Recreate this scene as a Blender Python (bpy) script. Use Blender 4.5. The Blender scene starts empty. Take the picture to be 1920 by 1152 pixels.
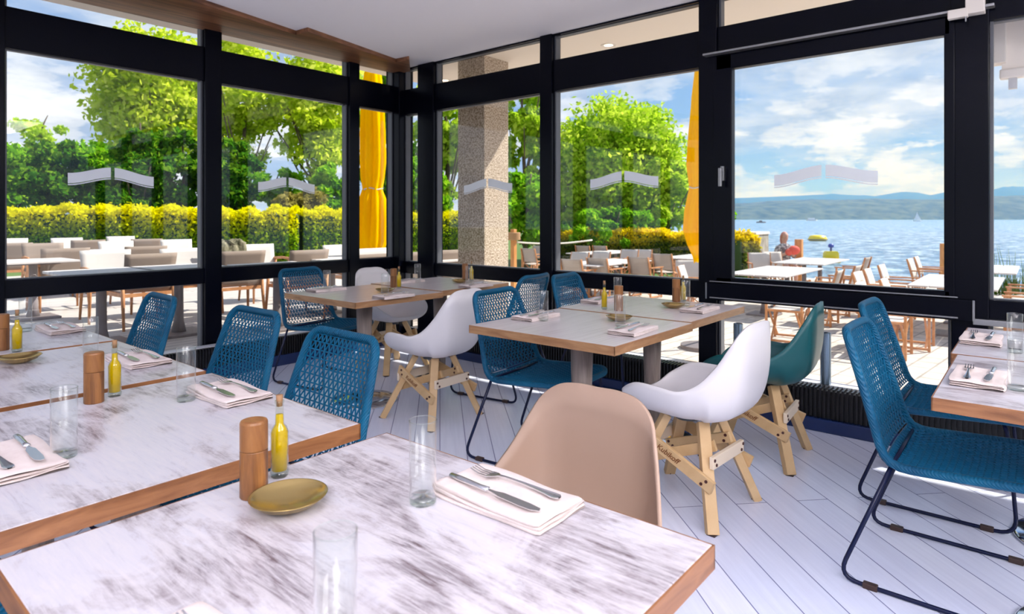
import bpy, math, random
import numpy as np
from mathutils import Vector, Matrix
random.seed(7)
PI = math.pi
SC = bpy.context.scene
COL = SC.collection
# ------------------------------------------------------------------ camera
H = 1.24; F = 1177.0; HZ = 411.0
FW = Vector((0.7666, 0.6421)); RT = Vector((0.6421, -0.7666))
cd = bpy.data.cameras.new('camera'); cam = bpy.data.objects.new('camera', cd); COL.objects.link(cam)
cam.location = (0, 0, H); cam.rotation_euler = (PI/2, 0, -math.radians(50.05))
cd.sensor_width = 36; cd.lens = F/1920*36; cd.shift_y = -(576-HZ)/1920
cd.clip_start = 0.05; cd.clip_end = 20000
cd.dof.use_dof = True; cd.dof.focus_distance = 1.9; cd.dof.aperture_fstop = 5.6
SC.camera = cam
SC.view_settings.view_transform = 'Standard'; SC.view_settings.look = 'None'
SC.view_settings.gamma = 1; SC.view_settings.use_curve_mapping = False
SC.view_settings.exposure = 0.66

def at(px, py, h):            # the spot at height h that the photograph shows at px, py
    z = F*(H-h)/(py-HZ); x = (px-960)/F*z
    p = FW*z + RT*x
    return (p.x, p.y)
def atd(px, z):               # the spot at distance z in the direction px
    x = (px-960)/F*z; p = FW*z + RT*x
    return (p.x, p.y)

# ------------------------------------------------------------------ world
class NT:
    def __init__(s, nt): s.t = nt
    def n(s, typ, **kw):
        d = s.t.nodes.new(typ)
        for k, v in kw.items():
            if k[0] == '_': setattr(d, k[1:], v)
            else:
                k2 = int(k[1:]) if (k[0] == 'i' and k[1:].isdigit()) else k.replace('__', ' ')
                if hasattr(v, 'is_output'): s.t.links.new(v, d.inputs[k2])
                else: d.inputs[k2].default_value = v
        return d
    def l(s, a, b): s.t.links.new(a, b)
    def ramp(s, fac, stops, interp='LINEAR'):
        d = s.t.nodes.new('ShaderNodeValToRGB'); s.l(fac, d.inputs[0]); cr = d.color_ramp; cr.interpolation = interp
        while len(cr.elements) > 1: cr.elements.remove(cr.elements[-1])
        for i, (p, c) in enumerate(stops):
            e = cr.elements[0] if i == 0 else cr.elements.new(p)
            e.position = p; e.color = (c[0], c[1], c[2], 1)
        return d.outputs[0]
    def math(s, op, a, b=0.0, c=None, clamp=False):
        d = s.t.nodes.new('ShaderNodeMath'); d.operation = op; d.use_clamp = clamp
        for i, v in enumerate((a, b) if c is None else (a, b, c)):
            if hasattr(v, 'is_output'): s.l(v, d.inputs[i])
            else: d.inputs[i].default_value = v
        return d.outputs[0]
    def mix(s, fac, a, b, blend='MIX'):
        d = s.t.nodes.new('ShaderNodeMix'); d.data_type = 'RGBA'; d.blend_type = blend
        for i, v in ((0, fac), (6, a), (7, b)):
            if hasattr(v, 'is_output'): s.l(v, d.inputs[i])
            elif i == 0: d.inputs[0].default_value = v
            else: d.inputs[i].default_value = (v[0], v[1], v[2], 1)
        return d.outputs[2]

W = bpy.data.worlds.new('sky'); SC.world = W; W.use_nodes = True
w = NT(W.node_tree); W.node_tree.nodes.clear()
tc = w.n('ShaderNodeTexCoord'); sp = w.n('ShaderNodeSeparateXYZ', i0=tc.outputs['Generated'])
elev = sp.outputs[2]
base = w.ramp(elev, [(0.0, (.55, .74, .98)), (0.04, (.50, .70, .98)), (0.15, (.36, .58, .95)), (0.45, (.20, .42, .88)), (1, (.12, .30, .75))])
den = w.math('ADD', w.math('MAXIMUM', elev, 0.0), 0.16)
cx = w.math('DIVIDE', sp.outputs[0], den); cy = w.math('DIVIDE', sp.outputs[1], den)
cv = w.n('ShaderNodeCombineXYZ', i0=cx, i1=cy, i2=w.math('MULTIPLY', elev, 3.0))
n1 = w.n('ShaderNodeTexNoise', Vector=cv.outputs[0], Scale=1.05, Detail=9.0, Roughness=0.55, Distortion=0.25)
cm = w.ramp(n1.outputs[0], [(0.39, (0, 0, 0)), (0.47, (.55, .55, .55)), (0.60, (1, 1, 1))])
n2 = w.n('ShaderNodeTexNoise', Vector=cv.outputs[0], Scale=2.4, Detail=8.0, Roughness=0.6)
shade = w.ramp(n2.outputs[0], [(0.35, (.50, .62, .80)), (0.52, (.76, .86, 1.0)), (0.68, (1.05, 1.07, 1.1))])
# heaped white clouds low over the water
lv = w.n('ShaderNodeCombineXYZ', i0=w.math('MULTIPLY', sp.outputs[0], 5.0), i1=w.math('MULTIPLY', sp.outputs[1], 5.0), i2=w.math('MULTIPLY', elev, 15.0))
n3 = w.n('ShaderNodeTexNoise', Vector=lv.outputs[0], Scale=1.5, Detail=10.0, Roughness=0.6)
band = w.ramp(elev, [(0.0, (.30, .30, .30)), (0.05, (.85, .85, .85)), (0.13, (1, 1, 1)), (0.26, (.2, .2, .2)), (0.4, (0, 0, 0))])
heap = w.math('MULTIPLY', w.ramp(n3.outputs[0], [(0.47, (0, 0, 0)), (0.515, (.8, .8, .8)), (0.62, (1, 1, 1))]), band)
sky = w.mix(cm, base, shade)
sky = w.mix(heap, sky, w.ramp(n2.outputs[0], [(.40, (.86, .92, 1.0)), (.58, (1.25, 1.25, 1.25))]))
bg = w.n('ShaderNodeBackground', Color=sky, Strength=0.60); out = w.n('ShaderNodeOutputWorld', Surface=bg.outputs[0])
# ------------------------------------------------------------------ lights
def light(name, typ, loc, rot, **kw):
    l = bpy.data.lights.new(name, typ); o = bpy.data.objects.new(name, l); COL.objects.link(o)
    o.location = loc; o.rotation_euler = rot
    for k, v in kw.items(): setattr(l, k, v)
    return o
SUN = Vector((1.0, -0.62, 1.22)).normalized()
so = light('sun', 'SUN', (0, 0, 30), (0, 0, 0), energy=5.2, angle=0.010, color=(1.0, .95, .86))
so.rotation_euler = SUN.to_track_quat('Z', 'Y').to_euler()
for i, (x, y, e) in enumerate([(-1.8, -2.2, 60), (1.8, -2.6, 80)]):  # unseen fill lights, added to brighten the room
    light('room_fill_light', 'AREA', (x, y, 2.74), (0, 0, 0), energy=e, shape='SQUARE', size=2.0, color=(1.0, .96, .93))

light('ceiling_fill_light', 'AREA', (-1.2, -1.2, 1.9), (PI, 0, 0), energy=120, shape='SQUARE', size=1.6, color=(1.0, .97, .97))  # added upward fill that lifts the ceiling, no lamp stands here

# ------------------------------------------------------------------ mesh helpers
class MB:
    def __init__(s): s.v = []; s.f = []
    def add(s, vs, fs):
        o = len(s.v); s.v += [tuple(v) for v in vs]; s.f += [tuple(i+o for i in f) for f in fs]; return s
    def box(s, x0, x1, y0, y1, z0, z1):
        return s.add([(x0,y0,z0),(x1,y0,z0),(x1,y1,z0),(x0,y1,z0),(x0,y0,z1),(x1,y0,z1),(x1,y1,z1),(x0,y1,z1)],
              [(0,3,2,1),(4,5,6,7),(0,1,5,4),(1,2,6,5),(2,3,7,6),(3,0,4,7)])
    def bar(s, p0, p1, wd, th, up=(0, 0, 1)):    # square timber from p0 to p1
        p0 = Vector(p0); p1 = Vector(p1); d = (p1-p0).normalized(); u = Vector(up)
        if abs(d.dot(u)) > .98: u = Vector((0, 1, 0))
        a = d.cross(u).normalized(); b = a.cross(d).normalized()
        vs = []
        for p in (p0, p1):
            for i, j in ((-1,-1),(1,-1),(1,1),(-1,1)): vs.append(p + a*(i*wd/2) + b*(j*th/2))
        return s.add(vs, [(0,1,2,3),(7,6,5,4),(0,4,5,1),(1,5,6,2),(2,6,7,3),(3,7,4,0)])
    def tube(s, pts, r, n=8, closed=False, cap=True):
        pts = [Vector(p) for p in pts]; m = len(pts); rr = r if isinstance(r, (list, tuple)) else [r]*m
        vs = []; a = None
        for i, p in enumerate(pts):
            if closed: d = pts[(i+1) % m] - pts[i-1]
            else: d = pts[min(i+1, m-1)] - pts[max(i-1, 0)]
            d.normalize()
            if a is None:
                a = d.cross(Vector((0, 0, 1)))
                if a.length < .1: a = d.cross(Vector((0, 1, 0)))
            else: a = a - d*a.dot(d)
            a.normalize(); b = d.cross(a)
            for k in range(n):
                t = 2*PI*k/n; vs.append(p + (a*math.cos(t) + b*math.sin(t))*rr[i])
        fs = []
        for i in range(m if closed else m-1):
            j = (i+1) % m
            for k in range(n): fs.append((i*n+k, i*n+(k+1) % n, j*n+(k+1) % n, j*n+k))
        if not closed and cap: fs += [tuple(range(n-1, -1, -1)), tuple((m-1)*n+k for k in range(n))]
        return s.add(vs, fs)
    def lathe(s, prof, n=24, c=(0, 0, 0), sx=1, sy=1):
        vs = []; fs = []; m = len(prof)
        for r, z in prof:
            for k in range(n):
                t = 2*PI*k/n; vs.append((c[0]+r*math.cos(t)*sx, c[1]+r*math.sin(t)*sy, c[2]+z))
        for i in range(m-1):
            for k in range(n): fs.append((i*n+k, i*n+(k+1) % n, (i+1)*n+(k+1) % n, (i+1)*n+k))
        if prof[0][0] > 1e-5: fs.append(tuple(range(n-1, -1, -1)))
        if prof[-1][0] > 1e-5: fs.append(tuple((m-1)*n+k for k in range(n)))
        return s.add(vs, fs)
    def prism(s, poly, z0, z1):
        n = len(poly)
        return s.add([(x, y, z0) for x, y in poly]+[(x, y, z1) for x, y in poly],
            [tuple(range(n-1, -1, -1)), tuple(range(n, 2*n))]+[(i, (i+1) % n, n+(i+1) % n, n+i) for i in range(n)])
    def grid(s, rows):           # rows: list of equal lists of points
        n = len(rows[0]); vs = [p for r in rows for p in r]
        return s.add(vs, [(i*n+k, i*n+k+1, (i+1)*n+k+1, (i+1)*n+k) for i in range(len(rows)-1) for k in range(n-1)])
    def xf(s, M):
        s.v = [tuple(M @ Vector(v)) for v in s.v]; return s
    def build(s, name, mat, parent=None, smooth=False, bevel=0, loc=None, rz=0, weld=False, seg=2):
        me = bpy.data.meshes.new(name); me.from_pydata(s.v, [], s.f)
        if weld:
            import bmesh
            b = bmesh.new(); b.from_mesh(me); bmesh.ops.remove_doubles(b, verts=b.verts, dist=1e-5)
            bmesh.ops.recalc_face_normals(b, faces=b.faces); b.to_mesh(me); b.free()
        me.validate(); me.update()
        if smooth: me.polygons.foreach_set('use_smooth', [True]*len(me.polygons))
        me.materials.append(mat)
        o = bpy.data.objects.new(name, me); COL.objects.link(o)
        if parent: o.parent = parent
        if loc: o.location = loc
        o.rotation_euler = (0, 0, rz)
        if bevel:
            m = o.modifiers.new('b', 'BEVEL'); m.width = bevel; m.segments = seg; m.limit_method = 'ANGLE'; m.angle_limit = .6
        return o
def ident(pts, closed=False, n=6):   # Catmull-Rom
    P = [Vector(p) for p in pts]; m = len(P); out = []
    for i in range(m if closed else m-1):
        if closed: a, b, c, d = P[i-1], P[i], P[(i+1) % m], P[(i+2) % m]
        else: a, b, c, d = P[max(i-1, 0)], P[i], P[i+1], P[min(i+2, m-1)]
        for k in range(n):
            t = k/n
            out.append(.5*((2*b)+(c-a)*t+(2*a-5*b+4*c-d)*t*t+(3*b-a-3*c+d)*t**3))
    if not closed: out.append(P[-1])
    return out
def round_path(pts, r, n=5, closed=False):   # polyline with filleted corners
    P = [Vector(p) for p in pts]; m = len(P); out = []
    for i, p in enumerate(P):
        if not closed and i in (0, m-1): out.append(p); continue
        a = P[i-1]-p; b = P[(i+1) % m]-p; ra = min(r, a.length*.49); rb = min(r, b.length*.49)
        s = p+a.normalized()*ra; e = p+b.normalized()*rb
        for k in range(n+1):
            t = k/n; out.append(s*(1-t)**2 + p*2*t*(1-t) + e*t*t)
    return out
def tag(o, label=None, cat=None, group=None, kind=None):
    if label: o['label'] = label
    if cat: o['category'] = cat
    if group: o['group'] = group
    if kind: o['kind'] = kind
    return o
def thing(name, label, cat, loc=(0, 0, 0), rz=0, group=None):
    o = bpy.data.objects.new(name, None); COL.objects.link(o); o.empty_display_size = .1
    o.location = loc; o.rotation_euler = (0, 0, rz)
    return tag(o, label, cat, group)
def dup(root, loc, rz, label, group=None):
    def cp(o, par):
        c = o.copy(); COL.objects.link(c)
        if par: c.parent = par
        for ch in o.children: cp(ch, c)
        return c
    r = cp(root, None); r.location = loc; r.rotation_euler = (0, 0, rz); r['label'] = label
    if group: r['group'] = group
    return r
class Kind:          # first placing moves the model itself, later ones copy it
    def __init__(s, root): s.r = root; s.used = False
    def put(s, loc, rz, label, group=None):
        if not s.used:
            s.used = True; s.r.location = loc; s.r.rotation_euler = (0, 0, rz); s.r['label'] = label
            if group: s.r['group'] = group
            return s.r
        return dup(s.r, loc, rz, label, group)

# ------------------------------------------------------------------ materials
def pm(name, col, rough=.5, metal=0, spec=.5, build=None, **kw):
    m = bpy.data.materials.new(name); m.use_nodes = True; t = NT(m.node_tree)
    b = m.node_tree.nodes['Principled BSDF']
    b.inputs['Base Color'].default_value = (*col, 1); b.inputs['Roughness'].default_value = rough
    b.inputs['Metallic'].default_value = metal; b.inputs['Specular IOR Level'].default_value = spec
    for k, v in kw.items(): b.inputs[k.replace('__', ' ')].default_value = v
    if build: build(t, b)
    return m
def objc(t, sc=(1, 1, 1), world=False, rot=(0, 0, 0)):
    src = t.n('ShaderNodeNewGeometry').outputs['Position'] if world else t.n('ShaderNodeTexCoord').outputs['Object']
    return t.n('ShaderNodeMapping', Vector=src, Scale=sc, Rotation=rot).outputs[0]
def noisy(c1, c2, sc=(8, 8, 8), detail=5, lo=.35, hi=.65, bump=0, world=False, rough=.6):
    def f(t, b):
        n = t.n('ShaderNodeTexNoise', Vector=objc(t, sc, world), Scale=1.0, Detail=float(detail), Roughness=rough)
        t.l(t.ramp(n.outputs[0], [(lo, c1), (hi, c2)]), b.inputs['Base Color'])
        if bump:
            bp = t.n('ShaderNodeBump', Height=n.outputs[0], Strength=bump, Distance=.01); t.l(bp.outputs[0], b.inputs['Normal'])
    return f
def m_top(t, b):      # whitewashed, worn oak printed top, grain along y
    p = objc(t, (1, 1, 1), True)
    g = t.n('ShaderNodeTexNoise', Vector=t.n('ShaderNodeMapping', Vector=p, Scale=(85, 8.5, 1)).outputs[0], Scale=1.0, Detail=9.0, Roughness=.72, Distortion=.5)
    big = t.n('ShaderNodeTexNoise', Vector=t.n('ShaderNodeMapping', Vector=p, Scale=(6.5, 3.4, 1), Location=(3.3, .4, 0)).outputs[0], Scale=1.0, Detail=9.0, Roughness=.68, Distortion=.5)
    mask = t.ramp(big.outputs[0], [(.47, (0, 0, 0)), (.62, (1, 1, 1))])
    gm = t.ramp(g.outputs[0], [(.42, (0, 0, 0)), (.62, (1, 1, 1))])
    k = t.math('MULTIPLY', mask, t.math('ADD', t.math('MULTIPLY', gm, .72), .24))
    fl = t.ramp(g.outputs[0], [(.58, (0, 0, 0)), (.70, (.30, .30, .30))])
    k2 = t.math('MAXIMUM', k, fl)
    pale = t.ramp(g.outputs[0], [(.3, (.66, .62, .64)), (.7, (.54, .53, .60))])
    stain = t.ramp(big.outputs[0], [(.45, (.24, .12, .065)), (.60, (.12, .075, .08))])
    t.l(t.mix(k2, pale, stain), b.inputs['Base Color'])
    bp = t.n('ShaderNodeBump', Height=g.outputs[0], Strength=.12, Distance=.002); t.l(bp.outputs[0], b.inputs['Normal'])
def m_top2(t, b):     # smoother limed top of the window tables
    p = objc(t, (1, 1, 1), True)
    g = t.n('ShaderNodeTexNoise', Vector=t.n('ShaderNodeMapping', Vector=p, Scale=(3.5, 55, 1)).outputs[0], Scale=1.0, Detail=6.0, Roughness=.6, Distortion=.4)
    big = t.n('ShaderNodeTexNoise', Vector=t.n('ShaderNodeMapping', Vector=p, Scale=(2.2, 4, 1)).outputs[0], Scale=1.0, Detail=3.0)
    a = t.ramp(g.outputs[0], [(.3, (.66, .60, .60)), (.55, (.56, .50, .49)), (.75, (.42, .36, .34))])
    t.l(t.mix(t.math('MULTIPLY', big.outputs[0], .4), a, (.72, .66, .66)), b.inputs['Base Color'])
def woodf(c1, c2, sc, bump=.15, world=False):
    def f(t, b):
        n = t.n('ShaderNodeTexNoise', Vector=objc(t, sc, world), Scale=1.0, Detail=6.0, Roughness=.6, Distortion=.8)
        t.l(t.ramp(n.outputs[0], [(.32, c1), (.68, c2)]), b.inputs['Base Color'])
        bp = t.n('ShaderNodeBump', Height=n.outputs[0], Strength=bump, Distance=.003); t.l(bp.outputs[0], b.inputs['Normal'])
    return f
def m_floor(t, b):
    p = objc(t, (1, 1, 1), True, rot=(0, 0, -math.radians(46.5)))   # boards laid on the diagonal
    br = t.n('ShaderNodeTexBrick', Vector=p, Color1=(.83, .86, 1.0, 1), Color2=(.76, .80, .97, 1), Mortar=(.26, .28, .46, 1), Scale=1.0, Mortar__Size=.0024,
             Mortar__Smooth=.1, Bias=0.0, Brick__Width=5.2, Row__Height=.142)
    g = t.n('ShaderNodeTexNoise', Vector=t.n('ShaderNodeMapping', Vector=p, Scale=(2.5, 45, 1)).outputs[0], Scale=1.0, Detail=5.0, Roughness=.6)
    c = t.mix(1.0, br.outputs[0], t.ramp(g.outputs[0], [(.3, (1, 1, 1)), (.7, (.90, .90, .92))]), 'MULTIPLY')
    t.l(c, b.inputs['Base Color'])
    bp = t.n('ShaderNodeBump', Height=t.math('SUBTRACT', 1.0, br.outputs[1]), Strength=.4, Distance=.003); t.l(bp.outputs[0], b.inputs['Normal'])
def m_wrap(t, b):     # cord wound round the tube
    n = t.n('ShaderNodeTexNoise', Vector=objc(t, (6, 6, 6)), Scale=1.0, Detail=2.0)
    t.l(t.ramp(n.outputs[0], [(.3, (.001, .062, .14)), (.7, (.001, .115, .22))]), b.inputs['Base Color'])
    wv = t.n('ShaderNodeTexWave', Vector=objc(t, (1, 1, 1)), Scale=60.0, Distortion=1.0, _bands_direction='DIAGONAL')
    bp = t.n('ShaderNodeBump', Height=wv.outputs[1], Strength=.5, Distance=.003); t.l(bp.outputs[0], b.inputs['Normal'])
def m_pavers(t, b):
    p = objc(t, (1, 1, 1), True, rot=(0, 0, .10))
    br = t.n('ShaderNodeTexBrick', Vector=p, Color1=(.70, .62, .54, 1), Color2=(.60, .53, .47, 1), Mortar=(.36, .32, .28, 1), Scale=1.0, Mortar__Size=.012, Brick__Width=.34, Row__Height=.22)
    n = t.n('ShaderNodeTexNoise', Vector=p, Scale=6.0, Detail=6.0)
    t.l(t.mix(1.0, br.outputs[0], t.ramp(n.outputs[0], [(.3, (1, 1, 1)), (.7, (.75, .74, .72))]), 'MULTIPLY'), b.inputs['Base Color'])
def m_deck(t, b):
    p = objc(t, (1, 1, 1), True)
    br = t.n('ShaderNodeTexBrick', Vector=p, Color1=(.58, .52, .47, 1), Color2=(.50, .45, .42, 1), Mortar=(.06, .05, .05, 1), Scale=1.0, Mortar__Size=.006, Brick__Width=3.2, Row__Height=.14)
    t.l(br.outputs[0], b.inputs['Base Color'])
def m_conc(t, b):
    n = t.n('ShaderNodeTexNoise', Vector=objc(t, (60, 60, 60)), Scale=1.0, Detail=4.0)
    n2 = t.n('ShaderNodeTexNoise', Vector=objc(t, (2, 2, 2)), Scale=1.0, Detail=4.0)
    c = t.mix(1.0, t.ramp(n.outputs[0], [(.38, (.26, .19, .12)), (.55, (.60, .50, .40)), (.7, (.72, .64, .54))]), t.ramp(n2.outputs[0], [(.3, (.8, .78, .75)), (.7, (1, 1, 1))]), 'MULTIPLY')
    t.l(c, b.inputs['Base Color'])
    bp = t.n('ShaderNodeBump', Height=n.outputs[0], Strength=.4, Distance=.01); t.l(bp.outputs[0], b.inputs['Normal'])
def glassmat(name, tint=(1, 1, 1), ior=1.45, rough=0.0, refl=(1, 1, 1)):
    m = bpy.data.materials.new(name); m.use_nodes = True; t = NT(m.node_tree); m.node_tree.nodes.clear()
    bf = t.n('ShaderNodeNewGeometry').outputs['Backfacing']   # a pane lets out what it lets in
    fr = t.n('ShaderNodeFresnel', IOR=t.math('ADD', t.math('MULTIPLY', bf, 1/ior-ior), ior))
    a = t.n('ShaderNodeBsdfTransparent', Color=(*tint, 1)); g = t.n('ShaderNodeBsdfGlossy', Color=(*refl, 1), Roughness=rough)
    mx = t.n('ShaderNodeMixShader', i0=fr.outputs[0], i1=a.outputs[0], i2=g.outputs[0])
    t.n('ShaderNodeOutputMaterial', Surface=mx.outputs[0]); return m
def leafmat(name, c1, c2, c3=None, hi=None, tr=.5, top=None):
    m = bpy.data.materials.new(name); m.use_nodes = True; t = NT(m.node_tree); m.node_tree.nodes.clear()
    at_ = t.n('ShaderNodeAttribute', _attribute_name='tone')
    n = t.n('ShaderNodeTexNoise', Vector=objc(t, (1.1, 1.1, 1.1)), Scale=1.0, Detail=2.0)
    k = t.math('ADD', t.math('MULTIPLY', at_.outputs[2], .6), t.math('MULTIPLY', t.math('SUBTRACT', n.outputs[0], .3), 1.0))
    c = t.ramp(k, [(.1, c1), (.5, c2), (.9, c3 or c2)])
    if top:      # new growth on top of the hedge is yellow
        z = t.n('ShaderNodeSeparateXYZ', i0=t.n('ShaderNodeTexCoord').outputs['Object']).outputs[2]
        zz = t.math('ADD', z, t.math('MULTIPLY', t.math('SUBTRACT', n.outputs[0], .5), .5))
        f = t.math('MULTIPLY_ADD', zz, 1/(top[1]-top[0]), -top[0]/(top[1]-top[0]), clamp=True)
        c = t.mix(t.math('MULTIPLY', f, t.math('MULTIPLY_ADD', at_.outputs[2], .5, .6), clamp=True), c, top[2])
    d = t.n('ShaderNodeBsdfDiffuse', Color=c); tl = t.n('ShaderNodeBsdfTranslucent', Color=c)
    mx = t.n('ShaderNodeMixShader', i0=tr, i1=d.outputs[0], i2=tl.outputs[0])
    t.n('ShaderNodeOutputMaterial', Surface=mx.outputs[0]); return m

M = dict(
 floor=pm('floor_boards', (.7, .7, .8), .24, build=m_floor),
 ceil=pm('ceiling_paint', (.85, .83, .87), .8),
 black=pm('black_steel', (.0015, .002, .006), .25, spec=.12),
 seal=pm('grey_gasket', (.09, .095, .11), .4),
 silver=pm('brushed_aluminium', (.34, .34, .35), .42, .9),
 beam=pm('walnut_panel', (.2, .1, .06), .45, build=woodf((.07, .025, .012), (.30, .13, .06), (1.3, 16, 16))),
 cream=pm('cream_render', (.80, .72, .64), .8),
 creamb=pm('cream_bracket', (.70, .64, .58), .5),
 top=pm('worn_white_top', (.8, .8, .8), .30, build=m_top),
 top2=pm('limed_top', (.6, .6, .6), .28, build=m_top2),
 edge=pm('oak_edge', (.5, .3, .15), .4, build=woodf((.17, .062, .02), (.33, .14, .052), (6, 6, 40))),
 edge2=pm('light_oak_edge', (.5, .3, .15), .4, build=woodf((.26, .12, .05), (.42, .23, .11), (6, 6, 40))),
 leg=pm('grey_wood_column', (.3, .25, .22), .5, build=woodf((.16, .12, .10), (.34, .27, .24), (22, 22, 2))),
 chrome=pm('polished_steel', (.75, .77, .80), .12, 1),
 steel=pm('cutlery_steel', (.72, .72, .74), .26, 1),
 blue=pm('blue_cord', (.005, .11, .20), .45, build=m_wrap, spec=.25),
 blue2=pm('blue_weave_cord', (.001, .10, .205), .45, spec=.25),
 navy=pm('navy_tube', (.002, .006, .04), .3, spec=.3),
 glide=pm('brown_glide', (.05, .025, .02), .5),
 shellw=pm('white_plastic', (.72, .69, .70), .38),
 shellb=pm('beige_plastic', (.40, .27, .20), .42),
 shellg=pm('petrol_plastic', (.001, .085, .095), .38),
 pine=pm('pine', (.7, .5, .3), .5, build=woodf((.56, .35, .16), (.72, .50, .27), (3, 3, 3))),
 pale=pm('pale_pine_plank', (.80, .66, .50), .5),
 bolt=pm('dark_bolt', (.07, .015, .01), .4),
 burn=pm('burnt_lettering', (.22, .08, .02), .7),
 napkin=pm('napkin_linen', (.80, .71, .68), .85, build=noisy((.70, .59, .56), (.77, .67, .64), (30, 30, 30), bump=.08)),
 mill=pm('olive_wood', (.4, .2, .08), .4, build=woodf((.07, .02, .006), (.34, .14, .04), (34, 34, 5))),
 mill2=pm('olive_wood_cap', (.5, .25, .08), .4, build=woodf((.20, .07, .018), (.38, .17, .05), (22, 22, 5))),
 oil=pm('olive_oil', (.85, .60, .0), .08, Transmission__Weight=.35, IOR=1.2),
 cork=pm('cork_stopper', (.32, .17, .08), .7),
 brass=pm('bronze_dish', (.50, .36, .14), .22, .85),
 glassw=glassmat('tumbler_glass', (.975, .985, .98), 1.45),
 glassb=glassmat('glass_foot', (.90, .94, .92), 1.7, .05),
 glassn=glassmat('bottle_glass', (.90, .91, .85), 1.55),
 pane=glassmat('window_glass', (.985, .99, .99), 1.33),
 decal=pm('frosted_film', (.72, .76, .79), .7),
 rib=pm('radiator_black', (.008, .008, .011), .35),
 ribb=pm('radiator_blue_base', (.012, .03, .12), .25),
 sill=pm('pale_sill', (.62, .62, .66), .4),
 concrete=pm('exposed_aggregate', (.5, .4, .3), .9, build=m_conc),
 stone=pm('weathered_concrete', (.3, .27, .22), .9, build=noisy((.20, .17, .12), (.46, .42, .36), (5, 5, 2))),
 pav=pm('pavers', (.5, .45, .4), .85, build=m_pavers),
 deck=pm('deck_boards', (.5, .4, .35), .75, build=m_deck),
 teak=pm('teak', (.5, .22, .09), .55, build=woodf((.42, .17, .06), (.62, .30, .13), (8, 8, 8))),
 teakg=pm('weathered_teak', (.3, .2, .14), .6, build=woodf((.26, .15, .09), (.46, .28, .17), (8, 8, 8))),
 sling=pm('pale_textilene', (.58, .53, .48), .8),
 sling_shaded=pm('shaded_textilene', (.27, .21, .17), .75),  # the pale deck fabric with the shade on its back painted in
 slingt=pm('white_textilene', (.60, .57, .54), .8),
 wtop=pm('white_table_slat', (.60, .56, .54), .5),
 iron=pm('grey_iron', (.20, .17, .17), .5),
 yel=leafmat('yellow_canvas', (.98, .62, .0), (1.0, .68, .0), (1.0, .72, .01), tr=.40),
 yelb=pm('yellow_plastic', (.88, .62, .01), .4),
 bluep=pm('blue_plastic', (.01, .05, .35), .4),
 rope=pm('white_rope', (.65, .6, .52), .8),
 post=pm('orange_timber', (.62, .27, .07), .6, build=woodf((.50, .20, .05), (.68, .33, .10), (9, 9, 2))),
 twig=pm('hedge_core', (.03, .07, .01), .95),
 trunk=pm('bark', (.1, .07, .04), .9, build=noisy((.06, .04, .025), (.16, .11, .07), (8, 8, 2))),
 grass=pm('lawn', (.08, .15, .02), .9),
 metalpost=pm('galvanised_stub', (.20, .27, .34), .25, .8),
)
# ------------------------------------------------------------------ the room
XR = 4.30; YL = 5.15; CE = 2.79
def struct(o): return tag(o, kind='structure')
struct(MB().box(-4, 4.22, -4.5, 5.09, -.12, 0).build('floor', M['floor']))
struct(MB().box(-4, XR-.02, -4.5, YL-.02, CE, CE+.06).build('ceiling', M['ceil']))
struct(MB().box(-4.2, 6.0, -4.7, 6.14, 3.0, 3.3).build('trim_1', M['cream']))          # the slab, its soffit outside
# walnut board with a stepped edge along the left glass
def cpt(px, py, h): return at(px, py, h)
saw = [cpt(225, -47, 2.765), cpt(365, 0, 2.765), cpt(555, 63, 2.765), cpt(577, 57, 2.765), cpt(742, 115, 2.765), cpt(767, 110, 2.765), (4.26, 4.93)]
saw = [(-.6, 3.9), (.1, 4.05)]+saw
poly = saw + [(4.26, 5.13), (-.6, 5.13)]
def inter(s):
    return s
b = MB(); b.prism(poly, 2.755, 2.79)
struct(b.build('trim_2', M['beam']))
# posts of the glass walls
LP = [(.84, 1.0), (2.26, 2.395), (3.63, 3.745)]
RPo = [(4.55, 4.78), (3.11, 3.235), (1.70, 1.83), (.20, .37), (-1.20, -1.06), (-2.6, -2.46), (-4.0, -3.86)]
wl = struct(thing('wall_left', None, None)); wr = struct(thing('wall_right', None, None))
for a, b_ in LP+[(-.55, -.42), (-1.9, -1.78)]:
    MB().box(a, b_, YL-.075, YL+.06, -.1, 2.79).build('post', M['black'], wl, bevel=.006)
MB().box(4.19, 4.38, 5.02, 5.23, -.1, 3.0).build('corner_post', M['black'], wl, bevel=.006)
for a, b_ in RPo:
    MB().box(XR-.075, XR+.06, a, b_, -.1, 2.79).build('post', M['black'], wr, bevel=.006)
LR = (.727, .845); LT = (2.345, 2.615)
RR = (.685, .805); RT_ = (2.31, 2.57)
MB().box(-3, 4.25, YL-.055, YL+.05, *LR).build('rail', M['black'], wl, bevel=.005)
MB().box(-3, 4.25, YL-.055, YL+.05, *LT).build('transom', M['black'], wl, bevel=.005)
MB().box(-3, 4.25, YL-.05, YL+.05, 2.775, 3.0).build('header', M['black'], wl)
MB().box(-3, 4.25, YL-.05, YL+.05, -.1, .09).build('sill', M['black'], wl)
MB().box(XR-.055, XR+.05, -4.5, 5.1, *RR).build('rail', M['black'], wr, bevel=.005)
MB().box(XR-.055, XR+.05, -4.5, 5.1, *RT_).build('transom', M['black'], wr, bevel=.005)
MB().box(XR-.05, XR+.05, -4.5, 5.1, 2.775, 3.0).build('header', M['black'], wr)
MB().box(XR-.05, XR+.05, -4.5, 5.1, -.1, .12).build('sill', M['black'], wr)
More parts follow.
